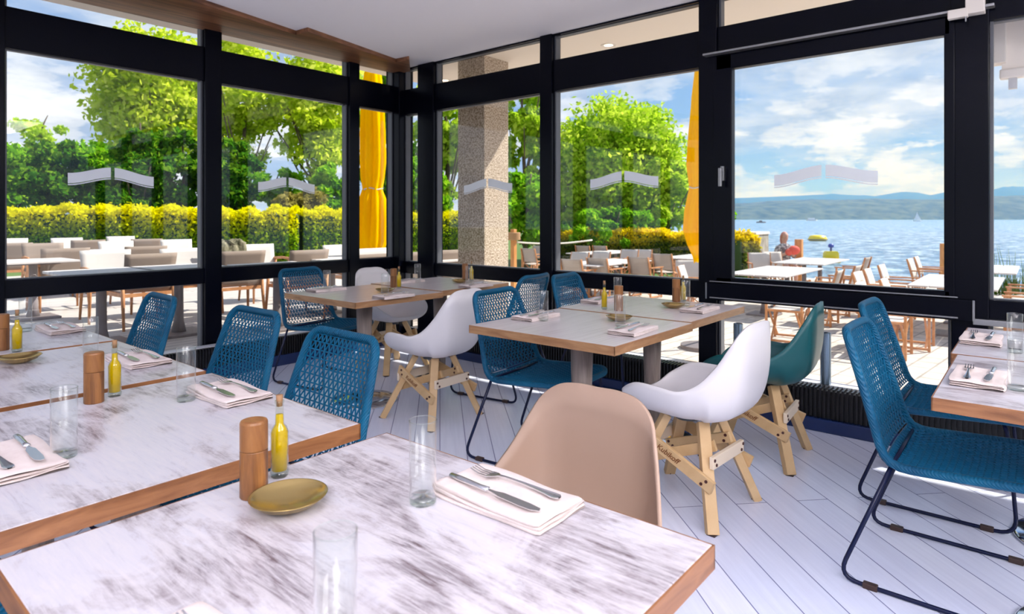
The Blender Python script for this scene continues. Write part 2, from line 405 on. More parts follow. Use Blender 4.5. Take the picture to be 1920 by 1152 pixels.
# one window per bay: three panes, grey gaskets, the frosted mark on the main pane
def decal_mb(w, h):
    b = MB()
    def band(x0, x1, z0, z1):
        n = 14; lo = []; hi = []
        for i in range(n+1):
            t = i/n; x = x0+(x1-x0)*t; u = 1-abs(x)/(w/2); s = u*u*(3-2*u)
            lo.append((x, z0+s*h*.62)); hi.append((x, z1+s*h*.62))
        b.grid([[(x, 0, z) for x, z in lo], [(x, 0, z) for x, z in hi]])
        b.grid([[(x, -.0015, z) for x, z in lo], [(x, -.0015, z) for x, z in hi]])
    for s in (-1, 1):
        a, c = (s*w/2, s*.012) if s < 0 else (s*.012, s*w/2)
        band(a, c, .013, .085); band(a, c, 0, .008)
    return b
wn = [0]
def bay(side, a, b_, rails, trans, mark=True, dz=0):
    wn[0] += 1
    w_ = struct(thing('window_%d' % wn[0], None, None))
    rz = 0 if side == 'L' else -PI/2
    w_.rotation_euler = (0, 0, rz)
    w_.location = ((a+b_)/2, YL, 0) if side == 'L' else (XR, (a+b_)/2, 0)
    hw = (b_-a)/2-.002
    for z0, z1, nm in ((.09 if side == 'L' else .12, rails[0], 'low_pane'), (rails[1], trans[0], 'main_pane'), (trans[1], 2.775, 'top_pane')):
        MB().box(-hw+.01, hw-.01, -.005, .005, z0+.004, z1-.004).build(nm, M['pane'], w_)
        g = MB()
        for s in (-1, 1):
            g.box(*(sorted((s*hw, s*(hw-.014)))), -.03, .03, z0+.001, z1-.001)
        g.box(-hw, hw, -.02, .02, z0, z0+.006); g.box(-hw, hw, -.02, .02, z1-.006, z1)
        g.build('gasket', M['seal'], w_)
    if mark:
        d = decal_mb(.60 if side == 'R' else .55, .085).build('frosted_mark', M['decal'], w_); d.location = (0, -.008, 1.475+dz)
    return w_
for (a, b_) in [(-.42, .84), (1.0, 2.26), (2.395, 3.63)]: bay('L', a, b_, LR, LT)
bay('L', 3.745, 4.19, LR, LT, False)
bay('R', 4.78, 5.02, RR, RT_, False)
bay('R', 3.235, 4.55, RR, RT_); bay('R', 1.83, 3.11, RR, RT_)
big = bay('R', .37, 1.70, RR, RT_, True, -.03)
bay('R', -1.06, .20, RR, RT_, False)
bay('R', -2.46, -1.20, RR, RT_, False)
# the opening sash of the big window
f = MB()
y0, y1 = .37, 1.70
f.box(XR-.085, XR-.02, y1-.11, y1+.02, .68, 2.36); f.box(XR-.085, XR-.02, y0-.02, y0+.03, .68, 2.36)
f.box(XR-.085, XR-.02, y0, y1, 2.262, 2.36); f.box(XR-.085, XR-.02, y0, y1, .70, .842)
f.v = [(v[0]-XR, v[1]-(y0+y1)/2, v[2]) for v in f.v]
f.xf(Matrix.Rotation(PI/2, 4, 'Z'))
f.build('sash_frame', M['black'], big, bevel=.006)
g = MB(); g.box(XR-.105, XR-.055, y0-.10, y1+.06, .685, .80)
g.v = [(v[0]-XR, v[1]-(y0+y1)/2, v[2]) for v in g.v]; g.xf(Matrix.Rotation(PI/2, 4, 'Z')); g.build('lower_track', M['black'], big, bevel=.004)
for zz, hh in ((.812, .006), (.700, .008)):
    g = MB().box(-.108, -.103, -.70, .70, zz-hh/2, zz+hh/2); g.xf(Matrix.Rotation(PI/2, 4, 'Z')); g.build('track_strip', M['silver'], big)
g = MB().box(-.135, -.075, -.86, .74, 2.367, 2.382); g.xf(Matrix.Rotation(PI/2, 4, 'Z')); g.build('upper_track', M['silver'], big, bevel=.004)
g = MB().box(-.112, -.10, -.775, -.765, .69, .80).box(-.112, -.10, .72, .728, .69, .80); g.xf(Matrix.Rotation(PI/2, 4, 'Z')); g.build('track_end', M['silver'], big)
g = MB().box(-.115, -.085, .600, .622, 1.50, 1.60); g.box(-.15, -.115, .604, .618, 1.565, 1.58).box(-.155, -.137, .600, .622, 1.46, 1.585)
g.xf(Matrix.Rotation(PI/2, 4, 'Z')); g.build('window_handle', M['silver'], big, bevel=.003)
struct(MB().box(XR-.095, XR-.055, -.9, .27, .668, .70).build('trim_3', M['silver'], bevel=.003))
br = thing('track_bracket', 'cream metal bracket clamping the aluminium track at the right end of the big window', 'bracket', (XR-.11, .30, 2.36))
MB().box(-.03, .04, -.085, .0, -.015, .28).build('plate', M['creamb'], br, bevel=.004)
MB().box(-.04, -.0, -.012, .078, -.03, .018).build('clamp', M['creamb'], br, bevel=.004)
MB().box(-.035, -.02, -.006, .0, -.055, -.03).build('pin', M['silver'], br)
# black ribbed convectors along the glass
def convector(name, p0, p1, inward, label, top, lo, dep):
    p0 = Vector((*p0, 0)); p1 = Vector((*p1, 0)); L = (p1-p0).length; d = (p1-p0).normalized()
    t = thing(name, label, 'heater', p0, math.atan2(d.y, d.x), 'ribbed convectors along the glass')
    s = 1 if inward else -1
    MB().box(0, L, 0, dep, 0, lo).build('base_channel', M['ribb'], t, bevel=.004)
    MB().box(0, L, .02, dep-.02, lo, top-.02).build('core', M['rib'], t)
    n = int(L/.022); fb = MB()
    for i in range(n):
        x = (i+.5)*L/n; fb.box(x-.0045, x+.0045, .004, dep, lo+.003, top)
    fb.build('ribs', M['rib'], t)
    MB().box(0, L, dep*.45, dep+.03, top, top+.006).build('cover_strip', M['sill'], t)
    return t
convector('convector_heater', (-1.0, 4.90), (4.10, 4.90), True, 'black ribbed convector along the left windows', .24, .09, .10)
convector('convector_heater', (3.98, 3.05), (3.98, -1.6), True, 'black ribbed convector on a blue base below the big lake window', .25, .085, -.0+.10) if False else None
def convR(y1, y0, label):
    t = thing('convector_heater', label, 'heater', (3.97, y1, 0), -PI/2, 'ribbed convectors along the glass'); L = y1-y0
    MB().box(0, L, -.02, .24, 0, .075).build('base_channel', M['ribb'], t, bevel=.004)
    MB().box(0, L, .02, .09, .075, .235).build('core', M['rib'], t)
    n = int(L/.024); fb = MB()
    for i in range(n):
        x = (i+.5)*L/n; fb.box(x-.005, x+.005, 0, .10, .08, .252)
    fb.build('ribs', M['rib'], t)
    MB().box(0, L, .11, .17, .238, .25).build('cover_strip', M['sill'], t)
    MB().box(0, L, .17, .23, .19, .24).build('rear_channel', M['ribb'], t)
convR(4.3, 2.62, 'black ribbed convector at the right glass nearest the corner')
convR(2.6, -2.4, 'long black ribbed convector on a blue base below the big lake window')
# short tubes standing on the convector
for (px, py, tp, lb) in ((1548, 716, 629, 'grey metal tube standing on the convector beside the blue woven chairs'), (1384, 668, 602, 'grey metal tube standing behind the petrol green tub chair')):
    z = F*(H-.25)/(py-HZ); x, y = 4.05, 0
    t_ = (px-960)/F; zc = 4.10/(.7666+.6421*t_); y = zc*(.6421-.7666*t_)
    tag(MB().lathe([(.0, .25), (.030, .25), (.030, .555), (.026, .558), (0, .55)], 20).build('metal_tube', M['metalpost'], loc=(4.10, y, 0), smooth=False), lb, 'tube')

# ------------------------------------------------------------------ woven blue chair (front = +y)
def chair_profile():
    pts = [(.235, .425), (.21, .440), (.10, .437), (-.05, .428), (-.15, .424), (-.195, .436), (-.222, .475), (-.250, .57), (-.290, .70), (-.338, .845)]
    P = ident([(0, y, z) for y, z in pts], n=8); L = [0]
    for a, b_ in zip(P, P[1:]): L.append(L[-1]+(b_-a).length)
    return P, L
CP, CL = chair_profile()
def cpos(s):
    s = max(0, min(CL[-1]-1e-6, s))
    for i in range(len(CL)-1):
        if CL[i+1] >= s:
            t = (s-CL[i])/(CL[i+1]-CL[i]); return CP[i].lerp(CP[i+1], t)
def cw(s):
    t = s/CL[-1]
    if t < .5: return .235+.012*math.sin(t/.5*PI/2)
    return .247-.052*((t-.5)/.5)**1.2
def shell(u, s, off=0):
    p = cpos(s); w_ = cw(s); q = cpos(min(s+.01, CL[-1])); r = cpos(max(s-.01, 0)); d = (q-r).normalized(); n = Vector((0, -d.z, d.y))
    dish = .020*(1-u*u)*min(1, s/.1)
    n = -n if n.z < 0 and s < CL[-1]*.45 else n
    nn = Vector((0, d.z, -d.y))          # away from the sitter
    return Vector((u*w_, p.y, p.z)) + nn*(dish*(-1 if d.y < 0 and nn.z > 0 else 1)) + nn*off
def woven_chair():
    t = thing('woven_chair', 'blue cord chair', 'chair'); L = CL[-1]
    rc = .055
    def border():
        pts = []
        def corner(s0, sd, ud):
            w_ = cw(s0)
            for k in range(7):
                a = PI/2*k/6
                yield (ud, s0, w_, a)
        m = 26
        for i in range(m+1): pts.append((1, rc+(L-2*rc)*i/m))
        for k in range(1, 7):
            a = PI/2*k/6; pts.append((1-(rc/cw(L))*(1-math.cos(a)), L-rc+rc*math.sin(a)))
        for i in range(1, 8): pts.append(((1-rc/cw(L))*(1-2*i/8), L))
        for k in range(6, 0, -1):
            a = PI/2*k/6; pts.append((-1+(rc/cw(L))*(1-math.cos(a)), L-rc+rc*math.sin(a)))
        for i in range(m, -1, -1): pts.append((-1, rc+(L-2*rc)*i/m))
        for k in range(1, 7):
            a = PI/2*k/6; pts.append((-1+(rc/cw(0))*(1-math.cos(a)), rc-rc*math.sin(a)))
        for i in range(1, 8): pts.append(((-1+rc/cw(0))*(1-2*i/8), 0))
        for k in range(6, 0, -1):
            a = PI/2*k/6; pts.append((1-(rc/cw(0))*(1-math.cos(a)), rc-rc*math.sin(a)))
        return pts
    bp = [shell(u, s) for u, s in border()]
    MB().tube(bp, .0145, 10, closed=True).build('wrapped_rim', M['blue'], t, smooth=True)
    # the weave: cross cords with a zigzag between them
    def weave(s0, s1, name, step, cols, r):
        b = MB(); n = int((s1-s0)/step)
        ulim = lambda s: 1 if rc < s < L-rc else 1-(rc/cw(s))*(1-math.sqrt(max(0, 1-((rc-min(s, L-s))/rc)**2)))
        for i in range(n+1):
            s = s0+(s1-s0)*i/n; ul = ulim(s)
            b.tube([shell(ul*(-1+2*k/8), s) for k in range(9)], r, 4, cap=False)
            if i < n:
                sb = s0+(s1-s0)*(i+1)/n; ub = min(ulim(sb), ul)
                for k in range(cols):
                    ua = -ub+2*ub*(k+(.5 if i % 2 else 0))/cols; um = ua+ub/cols*.9; uz = ua+2*ub/cols
                    if uz > ub+.01: continue
                    b.tube([shell(ua, s, .002), shell(um, sb, .002)], r*.9, 4, cap=False); b.tube([shell(um, sb, .002), shell(uz, s, .002)], r*.9, 4, cap=False)
        b.build(name, M['blue2'], t)
    sp = L*.515
    weave(.016, sp, 'seat_weave', .0190, 19, .0042); weave(sp+.010, L-.016, 'back_weave', .0275, 16, .0031)
    # sled frame, one bent tube a side
    for s in (-1, 1):
        pts = [(s*.225, .17, .425), (s*.245, .185, .40), (s*.258, .215, .008), (s*.258, -.35, .008), (s*.235, -.19, .425)]
        MB().tube(round_path(pts, .07, 6), .0075, 8).build('sled_leg', M['navy'], t, smooth=True)
        for y in (.12, -.25): MB().box(s*.258-.012, s*.258+.012, y-.022, y+.022, 0, .019).build('glide', M['glide'], t, bevel=.003)
    for a_, b_ in ((.225, .17), (.235, -.19)): MB().tube([(-a_, b_, .425), (a_, b_, .425)], .007, 8).build('cross_tube', M['navy'], t, smooth=True)
    return t
WC = Kind(woven_chair())
# ------------------------------------------------------------------ tub chair on a pine trestle (front = +y)
def text_mesh(s, size):
    c = bpy.data.curves.new('lettering', 'FONT'); c.body = s; c.size = size; c.extrude = .0004; c.shear = .35; c.align_x = 'CENTER'; c.align_y = 'CENTER'; c.offset = .0006
    o = bpy.data.objects.new('lettering', c); COL.objects.link(o)
    dg = bpy.context.evaluated_depsgraph_get(); me = bpy.data.meshes.new_from_object(o.evaluated_get(dg)); bpy.data.objects.remove(o)
    return me
LET = text_mesh('Kubikoff', .034); LET.materials.clear(); LET.materials.append(M['burn'])
def tub_chair(mat):
    t = thing('tub_chair', 'tub chair', 'chair')
    half = [(0, .235, .452), (.14, .228, .460), (.212, .20, .500), (.252, .115, .548), (.266, .0, .552), (.262, -.09, .548), (.240, -.16, .580), (.208, -.22, .650), (.180, -.262, .725), (.155, -.290, .778), (.112, -.305, .810), (.055, -.309, .820)]
    rim = half+[(0, -.310, .819)]+[(-x, y, z) for x, y, z in half[:0:-1]]
    R = ident(rim, closed=True, n=5); C = Vector((0, -.03, .395)); m = 18; rows = []
    for i in range(m+1):
        r = i/m; row = []
        for p in R:
            hgt = p.z-C.z
            f = 1-(1-r)**1.75
            g = r**(2.9 if hgt > .2 else 2.3)
            bulge = .028*math.sin(PI*r)*min(1, hgt/.25) if p.y < -.15 else 0
            row.append(Vector((C.x+(p.x-C.x)*f, C.y+(p.y-C.y)*f-bulge, C.z+hgt*g)))
        row.append(row[0]); rows.append(row)
    sh = MB().grid(rows[1:])
    k = len(R); sh.v.append(tuple(C)); ci = len(sh.v)-1
    sh.f += [(ci, i, i+1) for i in range(k)]
    o = sh.build('shell', mat, t, smooth=True, weld=True)
    so_ = o.modifiers.new('s', 'SOLIDIFY'); so_.thickness = .009; so_.offset = 0
    MB().lathe([(.055, .365), (.05, .392)], 16).build('hub', M['seal'], t)
    for sx in (-1, 1):
        for sy in (-1, 1):
            foot = Vector((sx*.215, sy*.215-.0, .0)); topp = Vector((sx*.075, sy*.085-.02, .385))
            lg = MB().bar(foot+Vector((0, 0, 0)), topp, .048, .036, up=(sx, sy, 0)).build('leg', M['pine'], t, bevel=.003)
            MB().box(foot.x-.017, foot.x+.017, foot.y-.017, foot.y+.017, 0, .006).build('foot_pad', M['glide'], lg)
    def on(sx, sy, z):
        k_ = z/.385; return Vector((sx*(.215-.14*k_), sy*(.215+(-.13)*k_)-.02*k_, z))
    def bolts(pl, pts, n):
        for p in pts:
            q = Vector(p); MB().tube([q-n*.004, q+n*.0035], .0065, 10).build('bolt', M['bolt'], pl)
    def plank(a, b_, n, mat_, ht, over):
        a = Vector(a); b_ = Vector(b_); d = (b_-a).normalized(); n = Vector(n)
        a2 = a-d*over+n*.034; c2 = b_+d*over+n*.034
        p = MB().bar(a2, c2, .018, ht, up=n.cross(d)).build('plank', mat_, t, bevel=.002)
        up = n.cross(d).normalized()
        if up.z < 0: up = -up
        for e, q in ((-1, a), (1, b_)):
            c = q+n*.043
            bolts(p, [c+up*.011+d*.012*e, c-up*.011-d*.004*e], n)
        nn = d.cross(up); nn = nn if nn.dot(n) > 0 else -nn
        return p, (a2+c2)/2+nn*.0092, d, up, nn
    for sx in (-1, 1):
        p, c, d, up, nz = plank(on(sx, 1, .285), on(sx, -1, .185), (sx, 0, 0), M['pine'], .052, .045)
        lt = bpy.data.objects.new('lettering', LET); COL.objects.link(lt); lt.parent = p
        ex = d if sx > 0 else -d
        ex = Vector((0, 1, 0)) if sx > 0 else Vector((0, -1, 0))
        dd = d if d.dot(ex) > 0 else -d
        uu = nz.cross(dd)
        mt = Matrix((dd, uu, nz)).transposed().to_4x4(); mt.translation = c+nz*.0005-d*(.04); lt.matrix_local = mt
        plank(on(sx, 1, .19), on(sx, -1, .29), (-sx, 0, 0), M['pine'], .045, .03)
    for sy in (-1, 1):
        plank(on(-1, sy, .25), on(1, sy, .25), (0, sy, 0), M['pale'], .050, .022)
    return t
# ------------------------------------------------------------------ tables
TW, TD, TT = .725, .79, .74
def cafe_table(top, edge, apron):
    t = thing('cafe_table', 'table', 'table')
    MB().box(-TW/2+.003, TW/2-.003, -TD/2+.003, TD/2-.003, TT-.036, TT).build('tabletop', top, t, bevel=.002)
    e = MB(); z0, z1 = TT-.038, TT-.001
    e.box(-TW/2, -TW/2+.004, -TD/2, TD/2, z0, z1).box(TW/2-.004, TW/2, -TD/2, TD/2, z0, z1).box(-TW/2, TW/2, -TD/2, -TD/2+.004, z0, z1).box(-TW/2, TW/2, TD/2-.004, TD/2, z0, z1)
    e.build('edge_band', edge, t)
    MB().lathe([(.040, .03), (.046, .35), (.056, TT-.04)], 24).build('column', M['leg'], t, smooth=True)
    MB().box(-.09, .09, -.2, .2, TT-.055, TT-.037).build('fixing_plate', M['edge'] if apron else M['leg'], t)
    MB().lathe([(.225, 0), (.225, .010), (.215, .018), (.12, .030), (.045, .036), (0, .036)], 40).build('base_plate', M['chrome'], t, smooth=True)
    return t
TA = Kind(cafe_table(M['top'], M['edge'], True)); TB = Kind(cafe_table(M['top2'], M['edge2'], False))
tables = {}
def tb(key, kind, x, y, label, group, w=None):
    tables[key] = (x, y); kind.put((x, y, 0), 0, label, group)
gA = 'row of tables at the left'; gM = 'pair of window tables'; gB = 'pair of tables in the corner'; gR = 'pair of tables at the right edge'
tb('T0', TA, .577, .775, 'worn whitewashed table filling the foreground', gA)
tb('T1', TA, .577, 1.665, 'worn whitewashed table with an oak edge behind the foreground table', gA)
tb('T2', TA, .577, 2.50, 'third pale table of the left row, with a bronze dish at the picture edge', gA)
tb('T3', TA, .577, 3.32, 'last pale table of the left row, closest to the left windows', gA)
tb('M1', TB, 2.505, 1.665, 'limed oak table between a woven chair and a white tub chair, room centre', gM)
tb('M2', TB, 3.255, 1.685, 'limed oak table next to the right glass, behind the centre table', gM)
tb('B1', TB, 2.635, 3.52, 'limed oak table before the corner, nearer the left post', gB)
tb('B2', TB, 3.40, 3.58, 'limed oak table tucked into the corner of the glass walls', gB)
tb('R1', TA, 2.47, -.165, 'pale table at the right picture edge, nearer one', gR)
tb('R2', TA, 3.21, -.145, 'pale table at the right picture edge, nearer the lake window', gR)

# ------------------------------------------------------------------ chairs indoors
gC = 'woven blue chairs'; DOWN = PI
WC.put((.945, 1.84, 0), PI/2-.03, 'blue woven chair behind the table with the oak edge, right of its napkin', gC)
WC.put((1.03, 2.59, 0), PI/2-.0, 'blue woven chair pushed in between the second left post and the nearest woven chair', gC)
WC.put((.975, 3.46, 0), PI/2-.05, 'blue woven chair furthest left, seen before the deck chairs', gC)
WC.put((2.643, 1.971, 0), PI+.10, 'blue woven chair with full seat showing, left of the centre table', gC)
WC.put((3.70, 2.235, 0), PI+.14, 'blue woven chair behind the pair of centre tables, the right one of two', gC)
WC.put((3.437, 3.04, 0), .15, 'blue woven chair turned to the corner tables, the left one of two', gC)
WC.put((2.80, 4.17, 0), PI+.16, 'blue woven chair at the left window behind the corner table', gC)
WC.put((2.64, .18, 0), PI+.0, 'blue woven chair nearest the right picture edge, whole sled frame showing', gC)
WC.put((3.385, .275, 0), PI-.0, 'blue woven chair half hidden behind the nearest right-hand one', gC)
def under(x, y, rz, label): WC.put((x, y, 0), rz, label, gC)
under(.12, 1.66, -PI/2, 'blue woven chair under the left end of the oak-edged table')
TCW = Kind(tub_chair(M['shellw']))
gT = 'moulded tub chairs'
TCW.put((2.71, 2.93, 0), .03, 'white tub chair on pine legs before the corner tables', gT)
TCW.put((2.62, 1.18, 0), -.06, 'white tub chair on pine legs at the near side of the centre table', gT)
TCW.put((3.38, 4.14, 0), PI-.05, 'white tub chair behind the corner tables', gT)
tub_b = tub_chair(M['shellb']); Kind(tub_b).put((1.03, .838, 0), PI/2+.02, 'beige tub chair in the foreground with its back above the table', gT)
tub_g = tub_chair(M['shellg']); Kind(tub_g).put((3.39, 1.15, 0), .08, 'petrol green tub chair beside the right glass', gT)

# ------------------------------------------------------------------ things on the tables
def tumbler():
    t = thing('tumbler', 'glass', 'glass'); h = .146; r = .0245
    MB().lathe([(.0, .016), (r-.0014, .017), (r-.0010, h-.001), (r-.0004, h), (r, h-.0006), (r-.0006, .014)], 28).build('glass_wall', M['glassw'], t, smooth=True)
    MB().lathe([(0, .0005), (r-.003, .0005), (r-.0008, .003), (r-.0012, .013), (0, .0135)], 28).build('thick_foot', M['glassb'], t, smooth=True)
    tb_ = MB().tube([((r-.0004)*math.cos(a*PI/14), (r-.0004)*math.sin(a*PI/14), h) for a in range(28)], .0008, 4, closed=True); tb_.build('rim', M['glassb'], t, smooth=True)
    return t
def oil_bottle():
    t = thing('oil_bottle', 'bottle', 'bottle')
    MB().lathe([(0, .012), (.0145, .013), (.0156, .085), (.0125, .093), (.0076, .101), (.0068, .120), (0, .120)], 20).build('oil', M['oil'], t, smooth=True)
    MB().lathe([(.0155, 0), (.017, .003), (.017, .012)], 20).build('glass_base', M['glassb'], t, smooth=True)
    MB().lathe([(.0168, .006), (.0168, .086), (.0135, .096), (.0080, .103), (.0072, .140), (.0088, .143), (.0088, .147), (.006, .147)], 20).build('glass_body', M['glassn'], t, smooth=True)
    MB().lathe([(.0055, .136), (.0066, .158), (0, .158)], 12).build('stopper', M['cork'], t, smooth=True)
    return t
def pepper_mill():
    t = thing('pepper_mill', 'mill', 'pepper mill')
    MB().lathe([(0, 0), (.0228, 0), (.0240, .002), (.0240, .083), (.0232, .0845), (0, .0845)], 32).build('body', M['mill'], t, smooth=False, bevel=.0006)
    MB().lathe([(0, .085), (.0232, .085), (.0240, .0865), (.0240, .133), (.0225, .1365), (.018, .138), (0, .138)], 32).build('cap', M['mill2'], t)
    return t
def dish():
    b = MB().lathe([(0, 0), (.022, 0), (.030, .003), (.052, .012), (.064, .024), (.0655, .0245), (.064, .0225), (.050, .0155), (.030, .008), (0, .0065)], 40)
    o = b.build('bronze_dish', M['brass'], smooth=True); tag(o, 'dish', 'dish'); return o
def napkin():
    b = MB(); L, Wd = .126, .068
    def slab(z, th, k, ph):
        n = 30; rows = []
        prof = [(-1, .5), (-1, .15), (-.985, 0), (.985, 0), (1, .15), (1, .5), (1, .85), (.985, 1)]+[(.985-1.97*j/8, 1) for j in range(1, 9)]+[(-1, .85), (-1, .5)]
        for i in range(n+1):
            x = -L+2*L*i/n; e = 1-.06*(abs(i/n-.5)*2)**14
            dy = .0025*math.sin(x*23+ph); row = []
            for (yy, zz) in prof:
                wv = .0016*math.sin(x*31+yy*2+ph)+.0015*math.sin(yy*4+x*17+ph)
                endf = min(1, (1-abs(2*i/n-1))*14+.15)
                row.append((x*k*(1), yy*Wd*e*k+dy, z+th/2+(zz-.5)*th*endf+wv*(1 if zz > .4 else .2)))
            rows.append(row)
        b.grid(rows)
    slab(.0005, .0062, 1.0, .3); slab(.0066, .0060, .985, 1.7); slab(.0124, .0062, .975, 2.9)
    o = b.build('napkin', M['napkin'], smooth=True); tag(o, 'napkin', 'napkin'); return o
def fork():
    b = MB()
    def strip(st):     # (x, halfwidth, z)
        rows = []
        for x, w_, z in st: rows.append([(x, -w_, z), (x, -w_*.5, z-.0006), (x, w_*.5, z-.0006), (x, w_, z)])
        b.grid(rows)
        b.grid([[(p[0], p[1], p[2]+.0018) for p in r] for r in rows][::-1])
        m = len(rows)
        for s in (0, 3): b.grid([[(p[0], p[1], p[2]) for p in (r[s] for r in rows)], [(p[0], p[1], p[2]+.0018) for p in (r[s] for r in rows)]])
    strip([(-.098, .004, .002), (-.094, .0085, .002), (-.084, .0095, .0022), (-.06, .006, .004), (-.02, .0032, .0065), (.02, .0026, .007), (.036, .004, .006), (.046, .0105, .004), (.056, .0125, .003), (.060, .0125, .003)])
    for k in range(4):
        y = -.0105+.007*k
        b.bar((.058, y, .0035), (.078, y, .0035), .0032, .0016); b.bar((.078, y, .0035), (.098, y*.96, .0085), .0026, .0015)
    o = b.build('fork', M['steel'], smooth=False); tag(o, 'fork', 'fork'); return o
def knife():
    t = thing('table_knife', 'knife', 'knife')
    MB().lathe([(0, -.108), (.0062, -.106), (.0070, -.08), (.0058, -.03), (.0070, -.012), (.0045, -.010), (0, -.010)], 12).xf(Matrix.Rotation(PI/2, 4, 'Y')@Matrix.Scale(.62, 4, (1, 0, 0))).xf(Matrix.Translation((0, 0, .0045))).build('handle', M['steel'], t, smooth=True)
    bl = [(-.012, -.003), (.004, -.004), (.02, -.0085), (.07, -.0105), (.095, -.009), (.108, -.002), (.104, .006), (.08, .0085), (.02, .0085), (.004, .004), (-.012, .003)]
    MB().prism(bl, .0038, .0052).build('blade', M['steel'], t)
    return t
KT, KB, KM, KD, KN, KF, KK = Kind(tumbler()), Kind(oil_bottle()), Kind(pepper_mill()), Kind(dish()), Kind(napkin()), Kind(fork()), Kind(knife())
def setting(x, y, rz, where, group_t, flip=1):
    KN.put((x, y, TT), rz, 'folded pale linen napkin '+where, 'folded napkins')
    c, s = math.cos(rz), math.sin(rz)
    def L(a, b_): return (x+a*c-b_*s, y+a*s+b_*c, TT+.0205)
    KF.put(L(0, -.026*flip), rz+(0 if flip > 0 else 0)+.03, 'steel fork on the napkin '+where, 'forks on the napkins')
    KK.put(L(.004, .030*flip), rz+PI-.04, 'steel table knife on the napkin '+where, 'knives on the napkins')
def put(K, px, py, label, group, dz=0, h=TT):
    x, y = at(px, py, h); return K.put((x, y, h+dz), (px*7 % 6), label, group)
X0, X1 = .86, .30
setting(.847, .725, PI/2, 'at the right end of the foreground table', 0, 1)
setting(.295, .690, PI/2+.04, 'at the bottom edge of the picture', 0, 1)
setting(*at(428, 729, .76), PI/2, 'by the nearest woven chair, oak-edged table', 0, 1)
setting(*at(20, 852, .76), PI/2+.02, 'at the left picture edge on the oak-edged table', 0, -1)
setting(*at(258, 668, .76), PI/2, 'on the third table of the left row', 0, 1)
setting(*at(112, 612, .76), PI/2, 'on the last table of the left row', 0, 1)
setting(*at(1005, 589, .76), .03, 'before the full-seat woven chair, centre table', 0, -1)
setting(*at(1187, 614, .76), .05, 'at the near edge of the centre table', 0)
setting(*at(1125, 560, .76), .0, 'at the far edge of the window-side centre table', 0, -1)
setting(*at(1312, 576, .76), .03, 'at the near edge of the window-side centre table', 0)
setting(*at(612, 540, .76), 0, 'far edge of the corner table by the left post', 0, -1)
setting(*at(738, 552, .76), 0, 'near edge of the corner table by the left post', 0)
setting(*at(765, 525, .76), 0, 'far edge of the table tucked in the corner', 0, -1)
setting(*at(892, 533, .76), 0, 'near edge of the table tucked in the corner', 0)
setting(*at(1835, 702, .76), 0, 'on the nearer table at the right picture edge', 0, -1)
setting(*at(1840, 631, .76), 0, 'on the farther table at the right picture edge', 0, -1)
gG = 'clear tumblers'
for px, py, wh in ((793, 943, 'left of the foreground napkin'), (120, 858, 'at the left front of the oak-edged table'),
  (349, 752, 'beside the napkin of the oak-edged table'), (170, 672, 'behind the wooden mill in the left row'), (48, 622, 'on the last table of the left row'),
  (1019, 602, 'beside the far napkin of the centre table'), (1163, 612, 'beside the dish of the centre table'), (1158, 566, 'on the far side of the window-side centre table'),
  (1286, 574, 'beside the dish next to the right glass'), (613, 547, 'at the left end of the corner tables'), (722, 556, 'beside the mill of the corner table by the left post'),
  (783, 530, 'at the back of the table tucked in the corner'), (879, 536, 'beside the mill of the table tucked in the corner'),
  (1908, 732, 'on the nearer table at the right picture edge'), (1903, 662, 'on the farther table at the right picture edge')):
    put(KT, px, py, 'tall clear glass tumbler '+wh, gG)
KT.put((.418, .612, TT), 0, 'tall clear glass tumbler blurred at the bottom of the picture', gG)
for px, py, wh in ((524, 893, 'on the foreground table'), (215, 743, 'on the oak-edged table'), (32, 660, 'at the left picture edge'), (1133, 580, 'on the centre table'),
  (1281, 566, 'on the table next to the right glass'), (748, 541, 'on the corner table by the left post'), (884, 527, 'on the table tucked in the corner')):
    put(KB, px, py, 'slim glass bottle of yellow olive oil '+wh, 'olive oil bottles')
for px, py, wh in ((476, 930, 'on the foreground table'), (176, 755, 'on the oak-edged table'), (3, 657, 'cut by the left picture edge'), (1160, 583, 'on the centre table'),
  (1268, 566, 'on the table next to the right glass'), (738, 539, 'on the corner table by the left post'), (872, 526, 'on the table tucked in the corner')):
    put(KM, px, py, 'cylindrical olive wood pepper mill '+wh, 'pepper mills')
for px, py, wh in ((541, 928, 'on the foreground table'), (36, 668, 'at the left picture edge'), (1161, 593, 'on the centre table'),
  (1262, 570, 'on the table next to the right glass'), (722, 542, 'on the corner table by the left post'), (862, 525, 'on the table tucked in the corner')):
    x, y = at(px, py, .763); KD.put((x, y, TT), (px*7 % 6), 'round bronze dish '+wh, 'bronze dishes')
